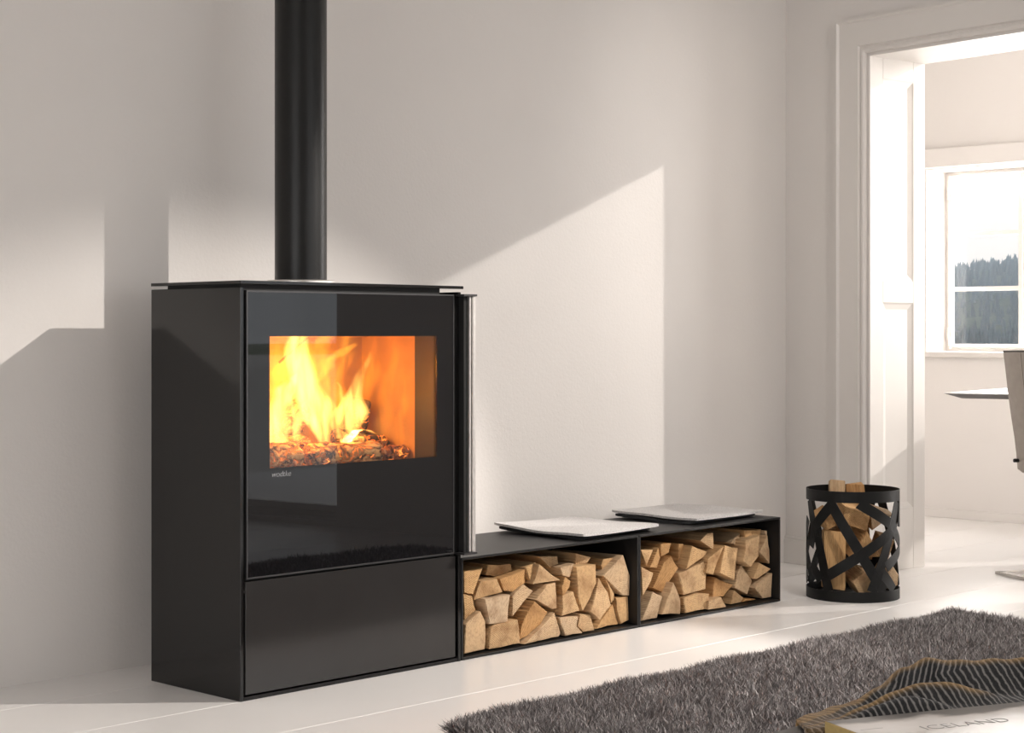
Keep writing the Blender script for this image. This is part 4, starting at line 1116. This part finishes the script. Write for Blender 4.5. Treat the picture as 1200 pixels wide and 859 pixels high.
nz = N(nt, 'ShaderNodeTexNoise'); nz.inputs['Scale'].default_value = 60; nz.inputs['Detail'].default_value = 4; nt.links.new(uv.outputs[0], nz.inputs['Vector'])
nzf = mth('MULTIPLY', nz.outputs['Fac'], 0.010)
zig = mth('MULTIPLY', mth('PINGPONG', Vv, 0.150), 0.45)
rib = mth('FRACT', mth('MULTIPLY', mth('ADD', mth('ADD', U, zig), nzf), 1 / 0.0118))
rr_ = ramp(nt, [(0.0, (0.012, 0.012, 0.013)), (0.56, (0.016, 0.016, 0.017)), (0.74, (0.24, 0.225, 0.215)), (0.86, (0.22, 0.205, 0.195)), (1.0, (0.014, 0.014, 0.015))])
nt.links.new(rib, rr_.inputs['Fac'])
fine = N(nt, 'ShaderNodeTexNoise'); fine.inputs['Scale'].default_value = 700; nt.links.new(uv.outputs[0], fine.inputs['Vector'])
# ochre stripes that run along the folds
ro_ = N(nt, 'ShaderNodeAttribute'); ro_.attribute_name = 'ochre'
mxo = N(nt, 'ShaderNodeMixRGB'); mxo.inputs[2].default_value = (0.46, 0.27, 0.085, 1)
# ochre warp shows between the ribs
am = mth('MULTIPLY', ro_.outputs['Fac'], mth('MULTIPLY_ADD', rib, 0.5, 0.35))
nt.links.new(am, mxo.inputs['Fac']); nt.links.new(rr_.outputs[0], mxo.inputs[1])
nt.links.new(mxo.outputs[0], p.inputs['Base Color'])
p.inputs['Roughness'].default_value = 1.0; p.inputs['Specular IOR Level'].default_value = 0.1
p.inputs['Sheen Weight'].default_value = 0.25
bmp = N(nt, 'ShaderNodeBump'); bmp.inputs['Strength'].default_value = 0.7; bmp.inputs['Distance'].default_value = 0.003
nt.links.new(mth('ADD', rib, fine.outputs['Fac']), bmp.inputs['Height']); nt.links.new(bmp.outputs['Normal'], p.inputs['Normal'])
th_o = new_obj('throw_blanket', me, m); tag(th_o, 'black and ochre herringbone wool throw crumpled behind the book', 'blanket')
sol = th_o.modifiers.new('thickness', 'SOLIDIFY'); sol.thickness = 0.004; sol.offset = -1

# ------------------------------------------------------------------ chair and table in the next room
C0 = Vector((6.70, 3.676, 0)); CF = Vector((0.90, -0.436, 0)); CW = Vector((-0.436, -0.90, 0))
ch = empty('dining_chair', C0); tag(ch, 'taupe leather cantilever chair with a flat chrome base in the next room', 'chair')
M_leather = plain('taupe_leather', (0.36, 0.315, 0.275), 0.45, noise=0.06, nscale=30, bump=0.12, bscale=420)
M_chrome = plain('satin_chrome', (0.55, 0.53, 0.51), 0.2, metal=1.0, noise=0.04)
def cpt(f_, w_, z): return CF * f_ + CW * w_ + Vector((0, 0, z))
def slab(name, rear, front, w0, w1, mat, nseg=10, crown=0.012):
    """rear/front: matching outlines (f, z); swept across the width with a slight crown and rounded sides"""
    bm = bmesh.new(); R = []
    for i in range(nseg + 1):
        t = i / nseg; w_ = w0 + (w1 - w0) * t
        e = 1 - min(1, min(t, 1 - t) / 0.12); sq = 1 - 0.30 * e * e
        cr_ = crown * math.sin(math.pi * t)
        ring = []
        mid = [((a[0] + b[0]) / 2, (a[1] + b[1]) / 2) for a, b in zip(rear, front)]
        for (p_, m_, s) in [(a, q, -1) for a, q in zip(rear, mid)] + [(a, q, 1) for a, q in zip(front[::-1], mid[::-1])]:
            ring.append(bm.verts.new(cpt(m_[0] + (p_[0] - m_[0]) * sq + s * cr_ * 0.4, w_, m_[1] + (p_[1] - m_[1]) * sq)))
        R.append(ring)
    n = len(R[0])
    for a, b in zip(R, R[1:]):
        for k in range(n):
            bm.faces.new((a[k], a[(k + 1) % n], b[(k + 1) % n], b[k]))
    bm.faces.new(R[0]); bm.faces.new(R[-1])
    return new_obj(name, smooth_angle(mesh_bm(bm, name), 50), mat, ch)
rear = [(0.036, 0.930), (0.044, 0.86), (0.056, 0.76), (0.072, 0.66), (0.088, 0.57), (0.096, 0.50), (0.100, 0.43)]
front = [(0.066, 0.935), (0.088, 0.86), (0.105, 0.76), (0.122, 0.66), (0.142, 0.57), (0.160, 0.52), (0.18, 0.48)]
slab('backrest', rear, front, 0.0, 0.46, M_leather)
slab('seat', [(0.105, 0.425), (0.25, 0.418), (0.40, 0.425), (0.54, 0.44)], [(0.165, 0.505), (0.25, 0.49), (0.40, 0.495), (0.545, 0.485)], 0.0, 0.46, M_leather)
bm = bmesh.new()
tube(bm, [cpt(f_ - 0.002, 0.13, z) for f_, z in rear], 0.0025, 6); tube(bm, [cpt(f_ - 0.002, 0.33, z) for f_, z in rear], 0.0025, 6)
tube(bm, [cpt(0.036, 0.01, 0.932), cpt(0.032, 0.23, 0.936), cpt(0.036, 0.45, 0.932)], 0.004, 6)
new_obj('seam_piping', mesh_bm(bm, 'seam_piping', True), plain('dark_piping', (0.05, 0.045, 0.04), 0.6), ch)
bm = bmesh.new()
for z in (0.475,):
    tube(bm, [cpt(0.080, 0.02, z), cpt(0.10, 0.02, z)], 0.008, 10)
    new_obj('bolt', mesh_bm(bm, 'bolt'), M_black, ch)
    bm = bmesh.new()
    tube(bm, [cpt(0.080, 0.44, z), cpt(0.10, 0.44, z)], 0.008, 10)
new_obj('bolt', mesh_bm(bm, 'bolt'), M_black, ch)
def flat_bar(bm, pts, w_dir, w, t):
    pts = [Vector(q) for q in pts]; R = []
    wd = Vector(w_dir).normalized()
    for i, q in enumerate(pts):
        tg = (pts[min(i + 1, len(pts) - 1)] - pts[max(i - 1, 0)]).normalized(); nn = tg.cross(wd).normalized()
        R.append([bm.verts.new(q + wd * sx * w / 2 + nn * sy * t / 2) for sx, sy in ((-1, -1), (1, -1), (1, 1), (-1, 1))])
    for a, b in zip(R, R[1:]):
        for k in range(4):
            bm.faces.new((a[k], a[(k + 1) % 4], b[(k + 1) % 4], b[k]))
    bm.faces.new(R[0]); bm.faces.new(R[-1])
for w_ in (0.02, 0.44):
    bm = bmesh.new()
    flat_bar(bm, [cpt(0.0, w_, 0.007), cpt(0.46, w_, 0.007), cpt(0.49, w_, 0.012), cpt(0.51, w_, 0.03), cpt(0.515, w_, 0.06), cpt(0.515, w_, 0.37), cpt(0.51, w_, 0.39), cpt(0.49, w_, 0.405), cpt(0.46, w_, 0.41), cpt(0.18, w_, 0.41)], CW, 0.032, 0.012)
    new_obj('runner', mesh_bm(bm, 'runner'), M_chrome, ch)
bm = bmesh.new(); flat_bar(bm, [cpt(0.016, 0.0, 0.007), cpt(0.016, 0.46, 0.007)], CF, 0.032, 0.012)
new_obj('rear_bar', mesh_bm(bm, 'rear_bar'), M_chrome, ch)

T0 = Vector((7.06, 4.125, 0)); TU = Vector((0.17, -0.985, 0)).normalized(); TV = Vector((0.985, 0.17, 0)).normalized()
ft = empty('dining_table', T0); tag(ft, 'dining table with a thin grey top in the next room', 'table')
def tp(u, v, z): return TU * u + TV * v + Vector((0, 0, z))
M_ttop = plain('grey_oak_top', (0.60, 0.58, 0.57), 0.22, noise=0.05, nscale=9)
M_tedge = plain('dark_grey_edge', (0.085, 0.08, 0.08), 0.5, noise=0.08)
def prism(name, lo, hi, zl, zh, mat, parent):
    bm = bmesh.new()
    a = [bm.verts.new(tp(u, v, zl)) for u, v in lo]; b = [bm.verts.new(tp(u, v, zh)) for u, v in hi]
    for k in range(4):
        bm.faces.new((a[k], a[(k + 1) % 4], b[(k + 1) % 4], b[k]))
    bm.faces.new(a); bm.faces.new(b)
    return new_obj(name, mesh_bm(bm, name), mat, parent)
def rect(i): return [(i, i), (1.75 - i, i), (1.75 - i, 0.9 - i), (i, 0.9 - i)]
prism('tabletop', rect(0.0), rect(0.0), 0.736, 0.740, M_ttop, ft)
prism('underside', rect(0.06), rect(0.001), 0.714, 0.736, M_tedge, ft)
prism('pedestal', [(0.95, 0.28), (1.2, 0.28), (1.2, 0.62), (0.95, 0.62)], [(0.95, 0.28), (1.2, 0.28), (1.2, 0.62), (0.95, 0.62)], 0.02, 0.714, M_tedge, ft)
prism('base', [(0.65, 0.15), (1.5, 0.15), (1.5, 0.75), (0.65, 0.75)], [(0.65, 0.15), (1.5, 0.15), (1.5, 0.75), (0.65, 0.75)], 0.0, 0.02, M_tedge, ft)

def spotlight(LP, target, watts, size, blend, label):
    sl = empty('ceiling_spotlight', (LP.x, LP.y, CEIL)); tag(sl, label, 'lamp')
    bm = bmesh.new(); lathe(bm, [(0.05, -0.025), (0.05, 0.0)], 32, caps=True); new_obj('canopy', mesh_bm(bm, 'canopy'), M_black, sl)
    bm = bmesh.new(); tube(bm, [(0, 0, -0.02), (0, 0, LP.z - CEIL + 0.07)], 0.008, 10); new_obj('arm', mesh_bm(bm, 'arm'), M_black, sl)
    aim = (Vector(target) - LP).normalized()
    bm = bmesh.new(); lathe(bm, [(0.001, -0.10), (0.045, -0.10), (0.05, -0.09), (0.05, 0.03), (0.046, 0.03), (0.046, -0.02), (0.001, -0.02)], 32)
    hm = smooth_angle(mesh_bm(bm, 'head')); hm.transform(Matrix.Translation((0, 0, LP.z - CEIL)) @ aim.to_track_quat('Z', 'Y').to_matrix().to_4x4())
    new_obj('head', hm, M_black, sl)
    sp_l = lamp('spot_beam', 'SPOT', watts, (1.0, 0.93, 0.86), LP + aim * 0.035, aim, spot_size=math.radians(size), spot_blend=blend, shadow_soft_size=0.018)

spotlight(Vector((5.65, 1.34, 2.93)), (3.3, 3.9, 0.0), 610, 42, 0.42, 'black ceiling spotlight aimed at the stove')
spotlight(Vector((4.55, 1.20, 2.93)), (6.10, 4.50, 1.6), 85, 40, 1.0, 'unseen black ceiling spotlight added to brighten the wall next to the doorway')  # added lamp, brightens the rear wall towards the corner
spotlight(Vector((4.30, 1.00, 2.93)), (5.45, 3.25, 0.0), 260, 38, 1.0, 'unseen black ceiling spotlight added to brighten the log basket and rug')  # added lamp, lifts the basket front and right part of the rug
